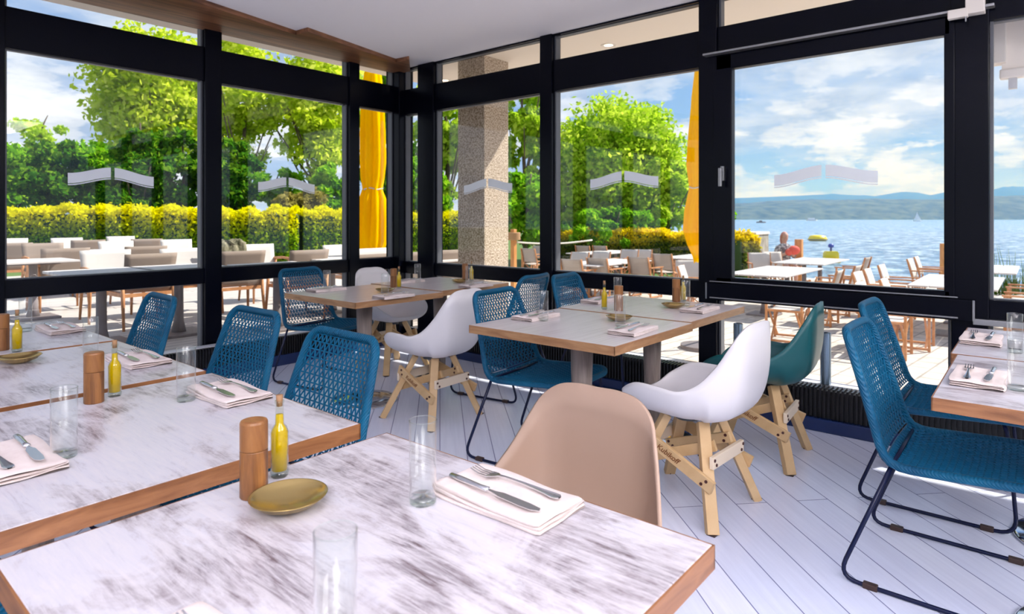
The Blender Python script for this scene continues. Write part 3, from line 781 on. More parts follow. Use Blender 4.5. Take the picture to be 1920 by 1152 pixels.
# ------------------------------------------------------------------ outside: ground, water, hills
G = -.45
S1, S2, S3 = atd(1395, 19.5), atd(1900, 14.5), atd(2700, 10.5)
land = [(-40, -30), (4.4, -30), S3, S2, S1, atd(1335, 34), atd(1290, 90), (20, 130), (-90, 110), (-90, -30)]
struct(MB().prism([p for p in land if True], -1.5, G).build('trim_4', M['pav']))
struct(MB().prism([(-12, 5.22), (4.2, 5.22), (7.6, 5.22), (9.6, 11), (11.5, 17.3), (-12, 17.3)], G, -.02).build('trim_5', M['deck']))
struct(MB().prism([(-60, 16.9), (11.0, 16.9), (13.5, 15.2), atd(1010, 19), atd(1375, 17.8), atd(1330, 33), atd(1285, 80), (15, 120), (-80, 100)], G-.02, G+.03).build('trim_6', M['grass']))
struct(MB().box(XR+.055, XR+.30, -5, 5.1, G, .10).build('trim_7', M['cream']))
def m_water(t, b):
    p = objc(t, (1, 1, 1), True)
    a = t.n('ShaderNodeTexNoise', Vector=t.n('ShaderNodeMapping', Vector=p, Scale=(.55, .9, 1), Rotation=(0, 0, .5)).outputs[0], Scale=1.0, Detail=8.0, Roughness=.72, Distortion=.5)
    t.l(t.ramp(a.outputs[0], [(.40, (.03, .14, .30)), (.50, (.13, .30, .48)), (.60, (.50, .66, .78))]), b.inputs['Base Color'])
    bp = t.n('ShaderNodeBump', Height=a.outputs[0], Strength=1.0, Distance=.5); t.l(bp.outputs[0], b.inputs['Normal'])
wat = pm('lake_water', (.1, .3, .5), .22, build=m_water, spec=.5)
lk = MB().prism([(-600, -9000), (9000, -9000), (9000, 9000), (-600, 9000)], -1.6, -1.05).build('lake', wat)
tag(lk, 'open blue lake with small waves beyond the terrace', 'lake', kind='stuff')
def hill(name, z0, prof, mat, label, seed):
    rnd = random.Random(seed); rows = []
    for k in range(9):           # from the shore up to the ridge and down again
        t = k/8; row = []
        for i in range(len(prof)*4-3):
            j = i/4; a = int(min(j, len(prof)-2)); u = j-a
            px = prof[a][0]*(1-u)+prof[a+1][0]*u; hh = (prof[a][1]*(1-u)+prof[a+1][1]*u)
            up = math.sin(PI*t)**.8 if t < .5 else math.sin(PI*t)
            x, y = atd(px, z0*(1+t*.35)); zc = z0*(1+.175)
            ridge = hh*zc/F
            row.append((x, y, -2+(ridge+3.2)*up*(1+rnd.uniform(-.05, .05)*(0 if k == 4 else 1))))
        rows.append(row)
    o = MB().grid(rows).build(name, mat, smooth=True); return tag(o, label, 'hill')
hm1 = pm('wooded_shore', (.035, .075, .055), .95, build=noisy((.02, .05, .035), (.10, .14, .09), (.02, .02, .05)))
hm2 = pm('far_ridge', (.04, .08, .07), .95)
hill('wooded_hill', 2400, [(1180, 26), (1330, 29), (1400, 30), (1450, 34), (1520, 37), (1570, 36), (1640, 38), (1700, 37), (1760, 37), (1800, 40), (1860, 43), (1930, 44), (2050, 40), (2300, 36)], hm1, 'low wooded hills along the far shore of the lake', 1)
hill('distant_ridge', 5200, [(1100, 36), (1330, 38), (1400, 40), (1500, 44), (1560, 47), (1640, 43), (1690, 51), (1720, 50), (1745, 45), (1775, 51), (1800, 50), (1850, 52), (1880, 60), (1915, 61), (2000, 52), (2300, 48)], hm2, 'blue mountain ridge furthest away over the lake', 2)
# thin bluish air between the lake and the hills (a real volume)
hz = bpy.data.materials.new('lake_haze'); hz.use_nodes = True; ht = NT(hz.node_tree); hz.node_tree.nodes.clear()
vs = ht.n('ShaderNodeVolumeScatter', Color=(.04, .27, 1.0, 1), Density=.00028, Anisotropy=0.0)
ht.n('ShaderNodeOutputMaterial', Volume=vs.outputs[0])
hb = MB().prism([atd(1100, 700), atd(2400, 700), atd(2400, 7600), atd(1100, 7600)], -.9, 420).build('lake_haze', hz)
tag(hb, 'blue haze over the far side of the lake', 'haze', kind='stuff')
# concrete pier of the porch, planter wall
x, y = 4.97, 4.55
MBc = MB().box(x, x+.40, y, y+.40, G, 3.0).build('concrete_column', M['concrete'], bevel=.006); tag(MBc, 'square pebbled concrete column holding up the porch roof', 'column')
a = Vector(atd(1417, 16.5)); l = Vector(atd(1366, 17.3)); r = Vector(atd(1441, 17.3))
wl_ = thing('planter_wall', 'weathered concrete wall with a flat coping at the end of the hedge by the lake', 'wall', (a.x, a.y, G), 0)
MB().prism([(0, 0), tuple(r-a), tuple(r-a+l-a), tuple(l-a)], 0, 1.28).build('wall_block', M['stone'], wl_)
c_ = (r-a+l-a)/2
MB().prism([tuple(c_+(Vector(p)-c_)*1.06) for p in [(0, 0), tuple(r-a), tuple(r-a+l-a), tuple(l-a)]], 1.28, 1.34).build('coping', M['cream'], wl_)
# recessed lamps in the soffit
em = bpy.data.materials.new('lamp_glow'); em.use_nodes = True; e_ = em.node_tree.nodes['Principled BSDF']; e_.inputs['Emission Color'].default_value = (1, .75, .45, 1); e_.inputs['Emission Strength'].default_value = 3
for px, py, lb in ((1141, 85, 'round recessed lamp in the porch soffit seen above the second right window'), (834, 151, 'round recessed lamp in the porch soffit beside the concrete column')):
    x, y = at(px, py, 3.0); t = thing('recessed_lamp', lb, 'lamp', (x, y, 3.0), 0, 'soffit lamps')
    MB().lathe([(.045, -.001), (.075, -.006), (.08, 0)], 24).build('trim_ring', M['creamb'], t); MB().lathe([(0, -.002), (.045, -.001)], 20).build('lens', em, t)
# sun blind hanging outside the last window
bl = thing('roller_blind', 'cream roller blind with a bottom bar hanging outside at the upper right', 'blind', (4.62, .16, 0), 0)
MB().box(-.012, .012, -1.3, .0, 2.10, 3.0).build('cloth', M['cream'], bl)
MB().box(-.03, .03, -1.32, .01, 2.05, 2.105).build('bottom_bar', M['creamb'], bl, bevel=.008)
MB().box(-.02, .02, -.07, -.03, 1.99, 2.06).build('guide_foot', M['silver'], bl)
MB().box(-.05, .05, -.02, .09, 2.14, 3.0).build('side_guide', M['creamb'], bl, bevel=.004)
# ------------------------------------------------------------------ terrace furniture
def deck_chair(fab):
    t = thing('terrace_armchair', 'chair', 'chair')
    def sheet(rows, name, mat):
        o = MB().grid(rows).build(name, mat, t, smooth=True); m = o.modifiers.new('s', 'SOLIDIFY'); m.thickness = .016
    bk = [[(x*(.265+.02*k/8), -.20-.10*k/8-.014*(1-x*x), .42+.44*k/8) for x in [-1+2*j/8 for j in range(9)]] for k in range(9)]
    sheet(bk, 'backrest', fab)
    st = [[(x*.255, .25-.45*k/6, .425-.02*math.sin(PI*k/6)*(1-x*x)-.01*k/6) for x in [-1+2*j/6 for j in range(7)]] for k in range(7)]
    sheet(st, 'seat', fab)
    for s in (-1, 1):
        MB().tube([(s*.30, .26, 0), (s*.285, .23, .40), (s*.28, .215, .64)], [.014, .021, .018], 10).build('leg', M['teak'], t, smooth=True)
        MB().tube([(s*.285, -.27, 0), (s*.275, -.215, .40), (s*.275, -.20, .62)], [.014, .021, .018], 10).build('leg', M['teak'], t, smooth=True)
        MB().tube([(s*.28, .25, .645), (s*.285, .0, .655), (s*.275, -.24, .64)], .019, 8).build('armrest', M['teak'], t, smooth=True)
        MB().bar((s*.27, .22, .395), (s*.27, -.22, .395), .022, .04).build('rail', M['teak'], t)
    MB().bar((-.28, .225, .395), (.28, .225, .395), .022, .04).bar((-.28, -.215, .39), (.28, -.215, .39), .022, .04).build('rail', M['teak'], t)
    return t
def director_chair(fab):
    t = thing('teak_sling_chair', 'chair', 'chair')
    def sheet(rows, name, mat):
        o = MB().grid(rows).build(name, mat, t, smooth=True); m = o.modifiers.new('s', 'SOLIDIFY'); m.thickness = .008
    sheet([[(x*.24, -.20-.10*(k/8)**1.4-.03*(1-x*x), .50+.38*k/8) for x in [-1+2*j/6 for j in range(7)]] for k in range(9)], 'backrest', fab)
    sheet([[(x*.235, .22-.42*k/6, .45-.02*(1-x*x)) for x in [-1+2*j/6 for j in range(7)]] for k in range(7)], 'seat', fab)
    for s in (-1, 1):
        MB().bar((s*.255, .24, 0), (s*.255, .24, .64), .030, .030).build('leg', M['teak'], t); MB().bar((s*.255, -.22, 0), (s*.255, -.21, .50), .030, .030).bar((s*.255, -.21, .50), (s*.25, -.31, .885), .024, .030).build('leg', M['teak'], t)
        MB().bar((s*.27, .27, .655), (s*.27, -.25, .655), .045, .022).build('armrest', M['teak'], t)
        MB().bar((s*.25, .24, .03), (s*.25, -.23, .03), .028, .028).bar((s*.25, .24, .44), (s*.25, -.22, .44), .028, .028).build('rail', M['teak'], t)
    for y in (.18, -.16):
        MB().bar((-.23, y, .04), (.23, y+.01, .43), .024, .016).bar((.23, y+.02, .04), (-.23, y+.03, .43), .024, .016).build('crossbar', M['teak'], t)
    return t
def slat_table(w_, d_, n, mat):
    t = thing('terrace_table', 'table', 'table'); b = MB()
    for i in range(n):
        y0 = -d_/2+d_*i/n; b.box(-w_/2, w_/2, y0+.006, y0+d_/n-.006, .715, .74)
    b.build('slatted_top', mat, t, bevel=.004); MB().box(-w_/2+.12, w_/2-.12, -.04, .04, .68, .715).build('beam', M['iron'], t)
    for s in ((-1, 1) if w_ > 1 else (0,)):
        MB().lathe([(.075, .03), (.05, .16), (.045, .68)], 14, c=(s*w_*.28, 0, 0)).build('pedestal', M['iron'], t, smooth=True)
        MB().box(s*w_*.28-.24, s*w_*.28+.24, -.24, .24, 0, .03).build('foot_plate', M['iron'], t, bevel=.006)
    return t
DC, DD, DCb, DDb = Kind(deck_chair(M['slingt'])), Kind(director_chair(M['sling'])), Kind(deck_chair(M['sling_shaded'])), Kind(director_chair(pm('shaded_greige_textilene', (.42, .36, .31), .8)))  # DCb, DDb: darker fabric copies, shade of the turned backs put into the colour
gD = 'armchairs on the deck'; gS = 'teak sling chairs on the lake terrace'
def chair_at(K, px, top, hgt, base, rz, label, group):
    x, y = at(px, top, base+hgt)
    s = math.sin(rz); c = math.cos(rz)       # the measured point is the top of the back, .3 behind the origin
    return K.put((x - .30*s, y + .30*c, base), rz, label, group)
D0 = -.02
# rz 0 = back towards the room, PI = facing the room
deck = [(22, 457, 0, 'brown, first at the left picture edge'), (80, 457, PI, 'pale, right of the first brown one at the left edge'), (124, 467, 0, 'brown, behind the left deck table'),
 (20, 448, PI, 'pale, far row at the left edge'), (125, 447, PI, 'pale, far row, second from the left edge'), (166, 451, 0, 'brown, far row behind the pale pair'),
 (198, 470, PI, 'pale, above the long white deck table'), (217, 453, PI, 'pale, middle row before the hedge'), (226, 444, PI, 'pale, furthest row touching the hedge'),
 (275, 463, 0, 'brown, just beyond the nearest dark chair'), (276, 449, 0, 'brown, far row right of centre of the first window'),
 (330, 450, PI, 'pale, far row near the first post'), (341, 467, PI, 'pale, middle row near the first post'), (285, 477, 0, 'in shade, nearest to the first window'),
 (457, 472, 0, 'in shade, nearest to the second window, with a coat'), (480, 459, PI, 'pale, facing the room in the second window'), (582, 470, 0, 'brown, right part of the second window'),
 (633, 460, PI, 'pale, at the right end of the second window'), (694, 467, PI, 'pale, under the yellow parasol'), (702, 478, 0, 'brown, under the yellow parasol'),
 (782, 474, 0, 'brown, in the narrow corner pane'), (845, 470, 0, 'brown, left of the concrete column')]
for px, ty, rz, lb in deck:
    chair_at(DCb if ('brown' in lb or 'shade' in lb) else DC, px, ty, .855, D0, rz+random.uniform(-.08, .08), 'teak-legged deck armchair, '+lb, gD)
WT = Kind(slat_table(.8, .8, 6, M['wtop'])); gW = 'white tables on the deck'
for px, py, lb in ((62, 488, 'by the left picture edge'), (190, 508, 'before the pale deck chairs of the first window'), (335, 500, 'next to the first post'), (520, 496, 'in the second window'),
   (622, 483, 'at the right end of the second window'), (830, 484, 'seen left of the concrete column'), (170, 470, 'in the middle row of the first window')):
    x, y = at(px, py, .72); WT.put((x, y, D0), random.uniform(-.03, .03), 'square white deck table '+lb, gW)
# coat over the shaded chair
x, y = at(428, 470, .80)
ct = MB(); rows = []
for i in range(15):
    u = i/14; a_ = -PI*.5+PI*1.0*u
    rows.append([(x0*.20*(1+.15*math.sin(i*1.3)), math.sin(a_)*.07+.02*math.sin(x0*9+i), .84+.10*math.cos(a_)+.03*math.sin(x0*6+i*.7) - (.28 if i in (0, 14) else (.1 if i in (1, 13) else 0))) for x0 in [-1+2*j/12 for j in range(13)]])
ct.grid(rows)
co = ct.build('coat', pm('olive_cloth', (.13, .12, .06), .9, build=noisy((.05, .05, .02), (.36, .33, .22), (14, 14, 9))), smooth=True, loc=(x, y, 0)); sm = co.modifiers.new('s', 'SOLIDIFY'); sm.thickness = .02
tag(co, 'olive coat thrown over a deck chair behind the second window', 'coat')
# lake terrace
hp = PI/2
lake = [(1092, 461, -hp, 'back row before the hedge, first'), (1124, 461, -hp, 'back row before the hedge, second'), (1088, 473, hp, 'pale back, left of the long tables'),
 (1128, 472, hp, 'pale back, second left of the long tables'), (1181, 468, hp, 'pale back before the brown part of the hedge'), (1206, 468, hp, 'pale back right of its twin by the brown hedge'),
 (1119, 484, -hp, 'front row, its back to the room, second'), (1070, 486, -hp, 'front row, its back to the room, first by the window post'), (1196, 482, -hp, 'front row, its back to the room, third'),
 (1241, 476, -hp, 'front row, its back to the room, fourth'), (1290, 488, hp+.5, 'pale back under the yellow parasol'), (990, 466, -hp, 'taupe back right of the timber post'),
 (1012, 461, hp, 'pale back behind the taupe one by the timber post'), (1326, 486, hp, 'behind the parasol'),
 (1423, 474, hp+.5, 'left of the person in red, first'), (1446, 472, hp+.7, 'left of the person in red, second'),
]
lake2 = [(8.98, 1.75, PI, 'lowest one behind the rail of the big window, left'), (9.75, 1.60, PI, 'lowest one behind the rail of the big window, right'), (9.15, 2.35, .1, 'back to back behind the rail of the big window'), (10.95, 2.40, 0, 'front pair in the big window, left one'), (12.3, 2.40, 0, 'front pair in the big window, right one'), (15.0, 2.75, 0, 'its shaded taupe back to the room, mid big window'),
 (10.75, 2.12, PI, 'row at the long table, first'), (11.5, 2.12, PI, 'row at the long table, second'), (12.7, 2.12, PI, 'row at the long table, third'), (15.0, 2.0, PI, 'row at the long table, fourth'), (15.9, 2.0, PI, 'row at the long table, last'),
 (11.0, .15-.35, 0, 'cut by the right picture edge, armrest showing'), (12.4, -.2, 0, 'behind the one at the right picture edge'), (10.3, 4.75, PI+.2, 'far side of the large table, behind the thick window post')]
for x, y, rz, lb in lake2:
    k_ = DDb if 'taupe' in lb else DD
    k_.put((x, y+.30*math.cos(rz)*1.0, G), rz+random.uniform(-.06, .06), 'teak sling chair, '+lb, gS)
for px, ty, rz, lb in lake:
    x, y = at(px, ty, G+.885)
    if px > 1500: z = F*(H-G-.885)/(ty-HZ)
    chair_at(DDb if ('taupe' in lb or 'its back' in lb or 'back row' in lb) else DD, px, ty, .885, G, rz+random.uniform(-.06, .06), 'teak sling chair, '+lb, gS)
LT2 = Kind(slat_table(2.35, 1.05, 4, M['wtop'])); gL = 'slatted tables on the lake terrace'
for x, y, lb in ((12.0, 7.35, 'behind the front row of sling chairs'), (15.4, 6.7, 'running to the yellow parasol'), (15.6, 9.6, 'before the hedge left'), (12.0, 3.7, 'large one in the left part of the big window'),
   (15.4, 3.95, 'closest to the water beside the timber post'), (11.8, .93, 'long one crossed by the right window post'), (15.2, .80, 'at the water by the second timber post'),
   (11.2, 11.3, 'right of the concrete column')):
    LT2.put((x, y, G), 0, 'white slatted terrace table '+lb, gL)
# timber posts, rope rail
gP = 'timber posts'
for px, z, top, wd, lb in ((1498, 16.5, 449, .17, 'left of the yellow buoy'), (1770, 15.0, 457, .155, 'right of the long terrace tables'), (963, 11.5, 430, .085, 'right of the concrete column with a rope tied on')):
    x, y = atd(px, z); tp = H-(top-HZ)*z/F
    tag(MB().box(-wd/2, wd/2, -wd/2, wd/2, G, tp).build('timber_post', M['post'], loc=(x, y, 0), bevel=.006), 'orange timber post '+lb, 'post', gP)
x0, y0 = atd(963, 11.5); x1, y1 = atd(1110, 12.5)
tag(MB().tube([(x0+(x1-x0)*i/12, y0+(y1-y0)*i/12, .82-.05*math.sin(PI*i/12)) for i in range(13)], .016, 8).build('rope_rail', M['rope'], smooth=True), 'pale rope rail running right from the timber post', 'rope')
ro = MB()
for k in range(6): ro.tube([(.11*math.cos(a*PI/8), .11*math.sin(a*PI/8), -.05+k*.022) for a in range(16)], .018, 6, closed=True)
o = ro.build('rope_coil', pm('brown_rope', (.40, .24, .12), .9), smooth=True, loc=(x0, y0, .92)); tag(o, 'coil of brown rope round the timber post', 'rope')
# ------------------------------------------------------------------ closed parasols
def parasol(name, px, z, base, prof, label, tie, mat, tilt=0):
    x, y = atd(px, z); t = thing(name, label, 'parasol', (x, y, base))
    rows = []; n = 72
    for h, r in prof:
        row = []
        for k in range(n+1):
            a = 2*PI*k/n; pl = abs(math.sin(a*4+.6*math.sin(h*2)))
            rr = r*(.74+.30*pl+.03*math.sin(a*9+h*5)); row.append((rr*math.cos(a), rr*math.sin(a), h+(.05*math.sin(a*4+1)*(1 if h == prof[0][0] else 0))))
        rows.append(row)
    o = MB().grid(rows).build('folded_canopy', mat, t, smooth=True)
    MB().lathe([(.024, .02), (.024, prof[-1][0]+.05), (0, prof[-1][0]+.08)], 12).build('mast', M['teak'], t)
    MB().lathe([(.28, 0), (.28, .05), (.05, .09)], 20).build('base', M['iron'], t)
    r = tie[1]; MB().tube([(r*math.cos(a*PI/12), r*math.sin(a*PI/12), tie[0]+.012*math.sin(a)) for a in range(24)], .010, 6, closed=True).build('tie_strap', M['rope'], t, smooth=True)
    return t
parasol('closed_parasol', 699, 9.0, D0, [(.80, .15), (.95, .20), (1.25, .21), (1.55, .19), (1.69, .14), (1.85, .17), (2.1, .19), (2.5, .185), (3.0, .165), (3.35, .12), (3.5, .02)],
   'closed yellow parasol with gathered folds outside the narrow left pane', (1.69, .135), M['yel'])
parasol('closed_parasol', 1317, 8.2, G, [(1.16, .12), (1.35, .19), (1.55, .235), (1.8, .215), (2.10, .165), (2.4, .20), (2.8, .17), (3.3, .13), (3.75, .085), (4.2, .03)],
   'closed yellow parasol on the lake terrace, half hidden by the thick window post', (2.10, .165), M['yel'])
# ------------------------------------------------------------------ buoys, boats, person
gY = None
x, y = atd(1533, 66); bo = thing('mooring_buoy', 'round yellow buoy floating left of the big window centre', 'buoy', (x, y, -1.05))
MB().lathe([(0, -.2), (.55, -.15), (.92, .1), (.95, .18), (.75, .52), (.3, .60), (0, .61)], 24).build('float', M['yelb'], bo, smooth=True); MB().lathe([(.95, .10), (.97, .14), (.96, .19)], 24).build('band', M['iron'], bo)
x, y = atd(1558, 33); bo = thing('swim_marker', 'yellow floating marker with a blue knob on top', 'buoy', (x, y, -1.05))
yaw = math.atan2(RT.y, RT.x)
MB().prism([(-.38, -.25), (.38, -.25), (.38, .25), (-.38, .25)], 0, .2).build('float', M['yelb'], bo)
bo.rotation_euler = (0, 0, yaw)
b = MB(); rows = [(-.36, .2), (.36, .2), (.35, .50), (.27, .60), (-.27, .60), (-.35, .50)]
b.add([(x_, -.14, z_) for x_, z_ in rows]+[(x_, .14, z_) for x_, z_ in rows], [tuple(range(6)), tuple(range(11, 5, -1))]+[(i, (i+1) % 6, 6+(i+1) % 6, 6+i) for i in range(6)])
b.build('body', M['yelb'], bo); MB().lathe([(0, .60), (.05, .62), (.05, .78), (.13, .80), (.15, .90), (.1, .98), (0, 1.0)], 16).build('knob', M['bluep'], bo, smooth=True)
wh = pm('white_paint', (.8, .8, .8), .5)
x, y = atd(1720, 620); sb = thing('sailing_boat', 'small white sailing boat before the far shore', 'boat', (x, y, -1.05), yaw)
MB().prism([(-3.5, -1), (2, -1.1), (4.2, 0), (2, 1.1), (-3.5, 1)], 0, 1.1).build('hull', wh, sb); MB().tube([(0, 0, 1), (0, 0, 9.5)], .09, 6).build('mast', wh, sb)
MB().add([(-.1, -.05, 1.8), (-3.2, -.05, 1.9), (-.1, -.05, 9.2), (-.1, .05, 1.8), (-3.2, .05, 1.9), (-.1, .05, 9.2)], [(0, 1, 2), (5, 4, 3), (0, 3, 4, 1), (1, 4, 5, 2), (2, 5, 3, 0)]).build('sail', wh, sb)
MB().add([(.2, -.05, 1.5), (3.6, -.05, 1.5), (.2, -.05, 7.8), (.2, .05, 1.5), (3.6, .05, 1.5), (.2, .05, 7.8)], [(0, 1, 2), (5, 4, 3), (0, 3, 4, 1), (1, 4, 5, 2), (2, 5, 3, 0)]).build('jib', wh, sb)
x, y = atd(1427, 380); sb = thing('motor_boat', 'low dark motor boat at the left of the lake', 'boat', (x, y, -1.05), yaw)
MB().prism([(-2.6, -.9), (1.5, -.9), (2.9, 0), (1.5, .9), (-2.6, .9)], 0, .7).build('hull', M['iron'], sb); MB().box(-1, .6, -.5, .5, .7, 1.4).build('cabin', M['iron'], sb, bevel=.1)
x, y = atd(1522, 800); sb = thing('passenger_boat', 'tiny white passenger boat at the far shore', 'boat', (x, y, -1.05), yaw)
MB().prism([(-6, -2), (5, -2), (7, 0), (5, 2), (-6, 2)], 0, 1.6).build('hull', wh, sb); MB().box(-4.5, 3, -1.5, 1.5, 1.6, 3.6).build('cabin', wh, sb, bevel=.2)
# seated person
def skin(name, nodes, edges, mat, parent, sub=2):
    me = bpy.data.meshes.new(name); me.from_pydata([n[0] for n in nodes], edges, []); me.materials.append(mat)
    o = bpy.data.objects.new(name, me); COL.objects.link(o); o.parent = parent
    m = o.modifiers.new('skin', 'SKIN'); m.use_smooth_shade = True
    me.skin_vertices or me.attributes
    for i, n in enumerate(nodes):
        sv = me.skin_vertices[0].data[i]; sv.radius = (n[1], n[1] if len(n) < 3 else n[2]); sv.use_root = (i == 0)
    s_ = o.modifiers.new('sub', 'SUBSURF'); s_.levels = sub; s_.render_levels = sub
    return o
def add_skin_layer(me):
    if len(me.skin_vertices) == 0:
        try: me.attributes.new('skin', 'FLOAT', 'POINT')
        except Exception: pass
def blob(b, c, rx, ry, rz, n=14, m=9):
    rows = []
    for i in range(m+1):
        a = -PI/2+PI*i/m; rows.append([(c[0]+rx*math.cos(a)*math.cos(2*PI*k/n), c[1]+ry*math.cos(a)*math.sin(2*PI*k/n), c[2]+rz*math.sin(a)) for k in range(n+1)])
    b.grid(rows)
x, y = atd(1470, 16.6); pr = thing('person', 'person in a patterned top holding something red, seated at the terrace table by the water', 'person', (x, y, G), yaw)
skn = pm('skin', (.55, .30, .22), .6); hairm = pm('reddish_hair', (.50, .17, .12), .7)
def body_mesh():
    b = MB()
    prof = [((0, .03, .42), .17, .13), ((0, .02, .50), .165, .125), ((0, .0, .62), .145, .10), ((0, -.01, .78), .165, .11), ((0, -.02, .93), .185, .10), ((0, -.02, 1.0), .14, .08), ((0, -.02, 1.04), .06, .055), ((0, -.03, 1.10), .052, .055),
            ((0, -.045, 1.13), .065, .08), ((0, -.05, 1.18), .076, .095), ((0, -.05, 1.24), .078, .10), ((0, -.045, 1.30), .068, .088), ((0, -.04, 1.335), .03, .04)]
    rows = [[(c[0]+rx*math.cos(2*PI*k/16), c[1]+ry*math.sin(2*PI*k/16), c[2]) for k in range(17)] for c, rx, ry in prof]
    b.grid(rows)
    b.tube([(0, -.14, 1.21), (0, -.155, 1.19), (0, -.145, 1.175)], [.008, .014, .008], 6)
    for s in (-1, 1):
        b.tube(ident([(s*.14, -.02, .96), (s*.20, -.03, .88), (s*.22, -.06, .72), (s*.16, -.20, .74), (s*.06, -.29, .80)], n=4), [.055]*4+[.05]*4+[.045]*4+[.036]*4+[.028], 10)
        for k in range(4): b.tube([(s*(.05-.004*k), -.29, .80+.018*k), (s*(.01), -.32, .81+.018*k), (-s*.015, -.315, .81+.018*k)], .009, 6)
        b.tube([(s*.06, -.28, .80), (s*.035, -.29, .85)], .011, 6)
        b.tube(ident([(s*.09, .0, .47), (s*.11, -.22, .49), (s*.12, -.42, .47), (s*.12, -.44, .28), (s*.12, -.42, .08), (s*.12, -.50, .03)], n=3), [.085]*3+[.075]*3+[.06]*3+[.05]*3+[.035]*3+[.03], 10)
    return b
body_mesh().build('body', skn, pr, smooth=True)
b = MB(); blob(b, (0, -.02, 1.245), .094, .108, .112); b.tube([(0, .05, 1.24), (0, .08, 1.12), (0, .07, .99)], [.08, .075, .05], 10); b.build('hair', hairm, pr, smooth=True)
def m_pat(t, b):
    v = t.n('ShaderNodeTexVoronoi', Vector=objc(t, (16, 16, 16)), Scale=1.0); t.l(t.ramp(v.outputs[0], [(.3, (.55, .52, .5)), (.5, (.12, .10, .12))], 'CONSTANT'), b.inputs['Base Color'])
b = MB(); b.grid([[(c[0]+rx*math.cos(2*PI*k/16), c[1]+ry*math.sin(2*PI*k/16), c[2]) for k in range(17)] for c, rx, ry in [((0, .02, .46), .185, .145), ((0, .0, .62), .16, .115), ((0, -.01, .78), .18, .125), ((0, -.02, .94), .20, .115), ((0, -.02, 1.015), .14, .09), ((0, -.02, 1.045), .07, .065)]])
for s in (-1, 1): b.tube(ident([(s*.15, -.02, .96), (s*.205, -.03, .87), (s*.225, -.06, .72), (s*.17, -.18, .735)], n=4), .06, 10)
b.build('patterned_top', pm('patterned_cloth', (.3, .3, .3), .8, build=m_pat), pr, smooth=True)
b = MB(); b.grid([[(rx*math.cos(2*PI*k/16), ry*math.sin(2*PI*k/16)+.01, z) for k in range(17)] for z, rx, ry in [(1.10, .05, .05), (1.33, .085, .1), (1.355, .05, .06), (1.36, .01, .01)]]) if False else None
b = MB(); blob(b, (.12, -.33, .88), .15, .08, .12); blob(b, (-.02, -.33, .83), .09, .07, .09); o = b.build('red_bag', pm('red_fabric', (.75, .06, .03), .7), smooth=True, loc=pr.location, rz=yaw); tag(o, 'red bag held in front of the seated person by the water', 'bag')
# pair of grey rubber feet lying by the glass
x, y = at(1490, 694, -.10) if False else (4.62, at(1490, 694, .1)[1]-.15)
t_ = (1490-960)/F; zc = 4.50/(.7666+.6421*t_); yy = zc*(.6421-.7666*t_)
b = MB(); 
for s in (-.075, .075): b.lathe([(0, 0), (.075, 0), (.085, .02), (.075, .05), (.04, .062), (0, .064)], 20, c=(0, s, 0))
o = b.build('rubber_foot', M['seal'], smooth=True, loc=(4.50, yy, .10)); tag(o, 'grey twin-domed rubber foot lying outside the glass beside the tubes', 'foot')
# ------------------------------------------------------------------ planting
def leaf_mesh(name, pts, size, mat, seed=0, asp=.55):
    rg = np.random.default_rng(seed); n = len(pts); P = np.asarray(pts, dtype=float)
    d = rg.normal(size=(n, 3)); d /= np.linalg.norm(d, axis=1)[:, None]; e = rg.normal(size=(n, 3)); e -= d*(e*d).sum(1)[:, None]; e /= np.linalg.norm(e, axis=1)[:, None]
    s = size*rg.uniform(.6, 1.25, size=(n, 1)); a = d*s; b_ = e*s*asp
    V = np.empty((n*4, 3)); V[0::4] = P-a; V[1::4] = P+b_; V[2::4] = P+a; V[3::4] = P-b_
    me = bpy.data.meshes.new(name); me.vertices.add(n*4); me.vertices.foreach_set('co', V.ravel())
    me.loops.add(n*4); me.loops.foreach_set('vertex_index', np.arange(n*4, dtype=np.int32)); me.polygons.add(n); me.polygons.foreach_set('loop_start', np.arange(n, dtype=np.int32)*4)
    me.polygons.foreach_set('loop_total', np.full(n, 4, dtype=np.int32)); at_ = me.attributes.new('tone', 'FLOAT', 'FACE'); at_.data.foreach_set('value', rg.random(n).astype(np.float32))
    me.update(); me.validate(); me.materials.append(mat); return me
LM = dict(
 bright=leafmat('leaf_bright', (.22, .42, .01), (.50, .70, .03), (.78, .88, .12)),
 lime=leafmat('leaf_lime', (.36, .52, .01), (.66, .78, .03), (.90, .90, .18)),
 mid=leafmat('leaf_mid', (.07, .24, .005), (.22, .52, .01), (.48, .70, .04)),
 dark=leafmat('leaf_dark', (.012, .07, .008), (.08, .27, .012), (.36, .58, .03)),
 yew=leafmat('leaf_yew', (.008, .03, .008), (.025, .09, .014), (.06, .16, .02)),
 olive=leafmat('leaf_olive', (.20, .18, .03), (.42, .36, .08), (.60, .52, .16)),
 hedge=leafmat('leaf_hedge', (.06, .18, .005), (.22, .42, .01), (.50, .62, .02), top=(.80, 1.36, (.95, .86, .0))),
 hedge2=leafmat('leaf_hedge_low', (.04, .09, .01), (.18, .26, .02), (.38, .32, .06), top=(.85, 1.1, (1.0, .78, .01))))
